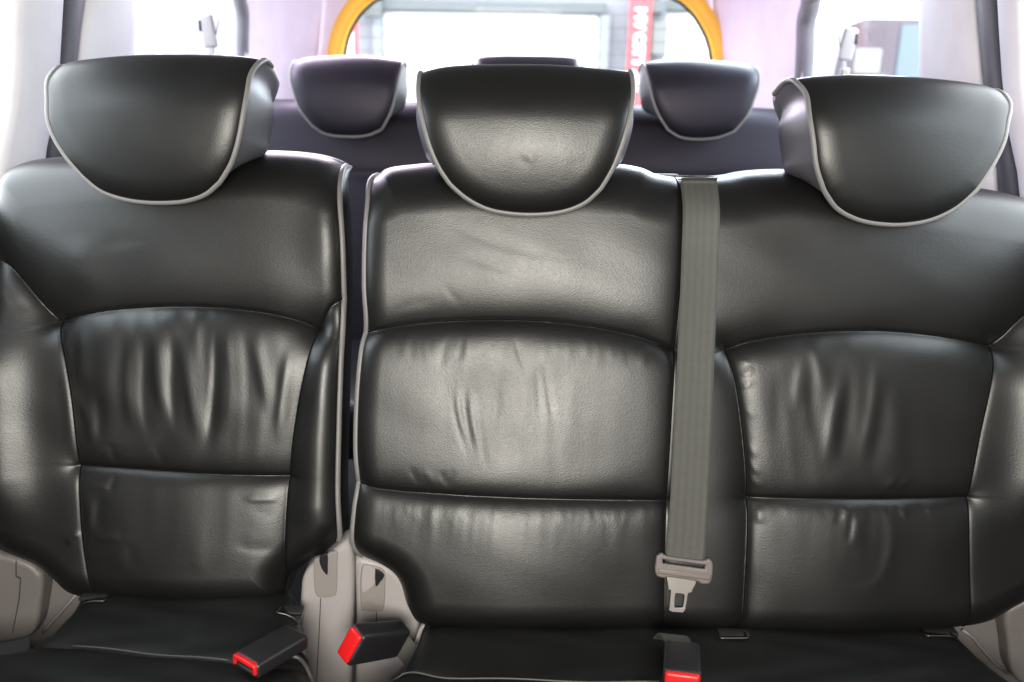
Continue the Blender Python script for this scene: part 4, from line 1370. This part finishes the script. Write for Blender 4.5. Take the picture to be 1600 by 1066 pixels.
def sign(px0, px1, text, label, left):
    a = at_y((px0 + px1) / 2, 60, YO - 0.15)
    t = thing('banner_sign', tuple(a), label, 'sign')
    x0, x1 = at_y(px0, 60, YO - 0.15)[0], at_y(px1, 60, YO - 0.15)[0]
    link('board', bm_mesh(rbox(x1 - x0, 0.04, 2.9, 0.01, 2, Matrix.Translation(((x0 + x1) / 2, YO - 0.13, 0.95))), False), REDM, t)
    if text:
        cu = bpy.data.curves.new('t', 'FONT')
        cu.body = text; cu.size = 0.135; cu.extrude = 0.004; cu.offset = 0.006; cu.space_character = 1.05; cu.space_word = 0.6
        ob = bpy.data.objects.new('t', cu); COL.objects.link(ob)
        me = bpy.data.meshes.new_from_object(ob.evaluated_get(bpy.context.evaluated_depsgraph_get()))
        bpy.data.objects.remove(ob)
        ztop = at_y(1000, 12, YO - 0.15)[2]
        me.transform(Matrix.Translation(((x0 + x1) / 2 - 0.046, YO - 0.156, ztop)) @ Matrix(((0, 1, 0, 0), (0, 0, -1, 0), (-1, 0, 0, 0), (0, 0, 0, 1))))
        link('lettering', me, WHITEM, t)
    else:
        link('panel', bm_mesh(rbox((x1 - x0) * 0.62, 0.02, 2.0, 0.01, 2, Matrix.Translation((x0 + (x1 - x0) * 0.36, YO - 0.15, 0.75))), False), WHITEM, t)


sign(982, 1016, 'MV CITY AU', 'red sign board with white upright lettering between the two roller doors', False)
sign(538, 559, '', 'red board with white panel at the left edge of the back window', True)
t = thing('wall_heater', tuple(at_y(1030, 60, YO)), 'grey box with dark pipe on the wall right of the red sign', 'box')
obox('box', 1020, 34, 1041, 86, YO - 0.1, 0.25, plastic('box_grey', (0.17, 0.175, 0.17), 0.6), t)
obox('pipe', 1017, -30, 1027, 92, YO - 0.05, 0.1, GREYM, t)
obox('bracket', 1018, 0, 1040, 20, YO - 0.12, 0.2, GREYM, t)
t = thing('wall_duct', tuple(at_y(580, 20, YO)), 'grey duct above the wall left of the wide roller door', 'duct')
obox('duct_box', 565, -30, 596, 26, YO - 0.02, 0.2, plastic('duct_grey', (0.13, 0.145, 0.145), 0.6), t)

# parked van outside the right rear window
pv = thing('parked_van', (6.05, 16.0, -0.35), 'dark maroon and blue van parked outside the right rear side window', 'van')
prof = [(-0.90, 0.35), (0.90, 0.35), (0.90, 1.0), (0.84, 1.75), (0.70, 2.06), (0.5, 2.14), (-0.5, 2.14), (-0.70, 2.06), (-0.82, 1.75), (-0.90, 1.0)]
MAR = plastic('maroon_paint', (0.095, 0.070, 0.090), 0.3)
BLU = plastic('blue_paint', (0.13, 0.175, 0.225), 0.3)
Mv = Matrix.Translation((6.08, 16.0, -0.35)) @ Matrix.Rotation(math.radians(-14), 4, 'Z')
RX90 = Matrix.Rotation(math.radians(90), 4, 'X')
link('body', shade_auto(plate(prof, [], 4.2, 0.05, Mv @ RX90)), MAR, pv)
link('rear_door', shade_auto(plate([(-0.84, 0.5), (-0.01, 0.5), (-0.01, 2.04), (-0.5, 2.06), (-0.66, 1.98), (-0.78, 1.7), (-0.84, 1.0)], [], 0.06, 0.01, Mv @ Matrix.Translation((0, -2.14, 0)) @ RX90)), MAR, pv)
link('rear_door', shade_auto(plate([(0.84, 0.5), (0.01, 0.5), (0.01, 2.04), (0.5, 2.06), (0.66, 1.98), (0.78, 1.7), (0.84, 1.0)], [], 0.06, 0.01, Mv @ Matrix.Translation((0, -2.14, 0)) @ RX90)), BLU, pv)
link('number_plate', shade_auto(plate(rrect(-0.26, 0.70, 0.26, 0.82, 0.02), [], 0.02, 0.004, Mv @ Matrix.Translation((-0.3, -2.2, 0)) @ RX90)), WHITEM, pv)
nb = thing('notice_board', tuple(at_y(1356, 130, 12.0)), 'pale square board on a post in front of the maroon van', 'sign')
obox('board', 1339, 76, 1374, 114, 12.0, 0.03, plastic('board_grey', (0.30, 0.31, 0.31), 0.6), nb)
obox('post', 1353, 114, 1358, 300, 12.02, 0.03, GREYM, nb)
for sx in (-0.85, 0.85):
    for sy in (-1.4, 1.4):
        bm = bmesh.new()
        bmesh.ops.create_cone(bm, cap_ends=True, segments=24, radius1=0.33, radius2=0.33, depth=0.22, matrix=Mv @ Matrix.Translation((sx, sy, 0.33)) @ Matrix.Rotation(math.pi / 2, 4, 'Y'))
        link('wheel', bm_mesh(bm, False), RUBBER, pv)
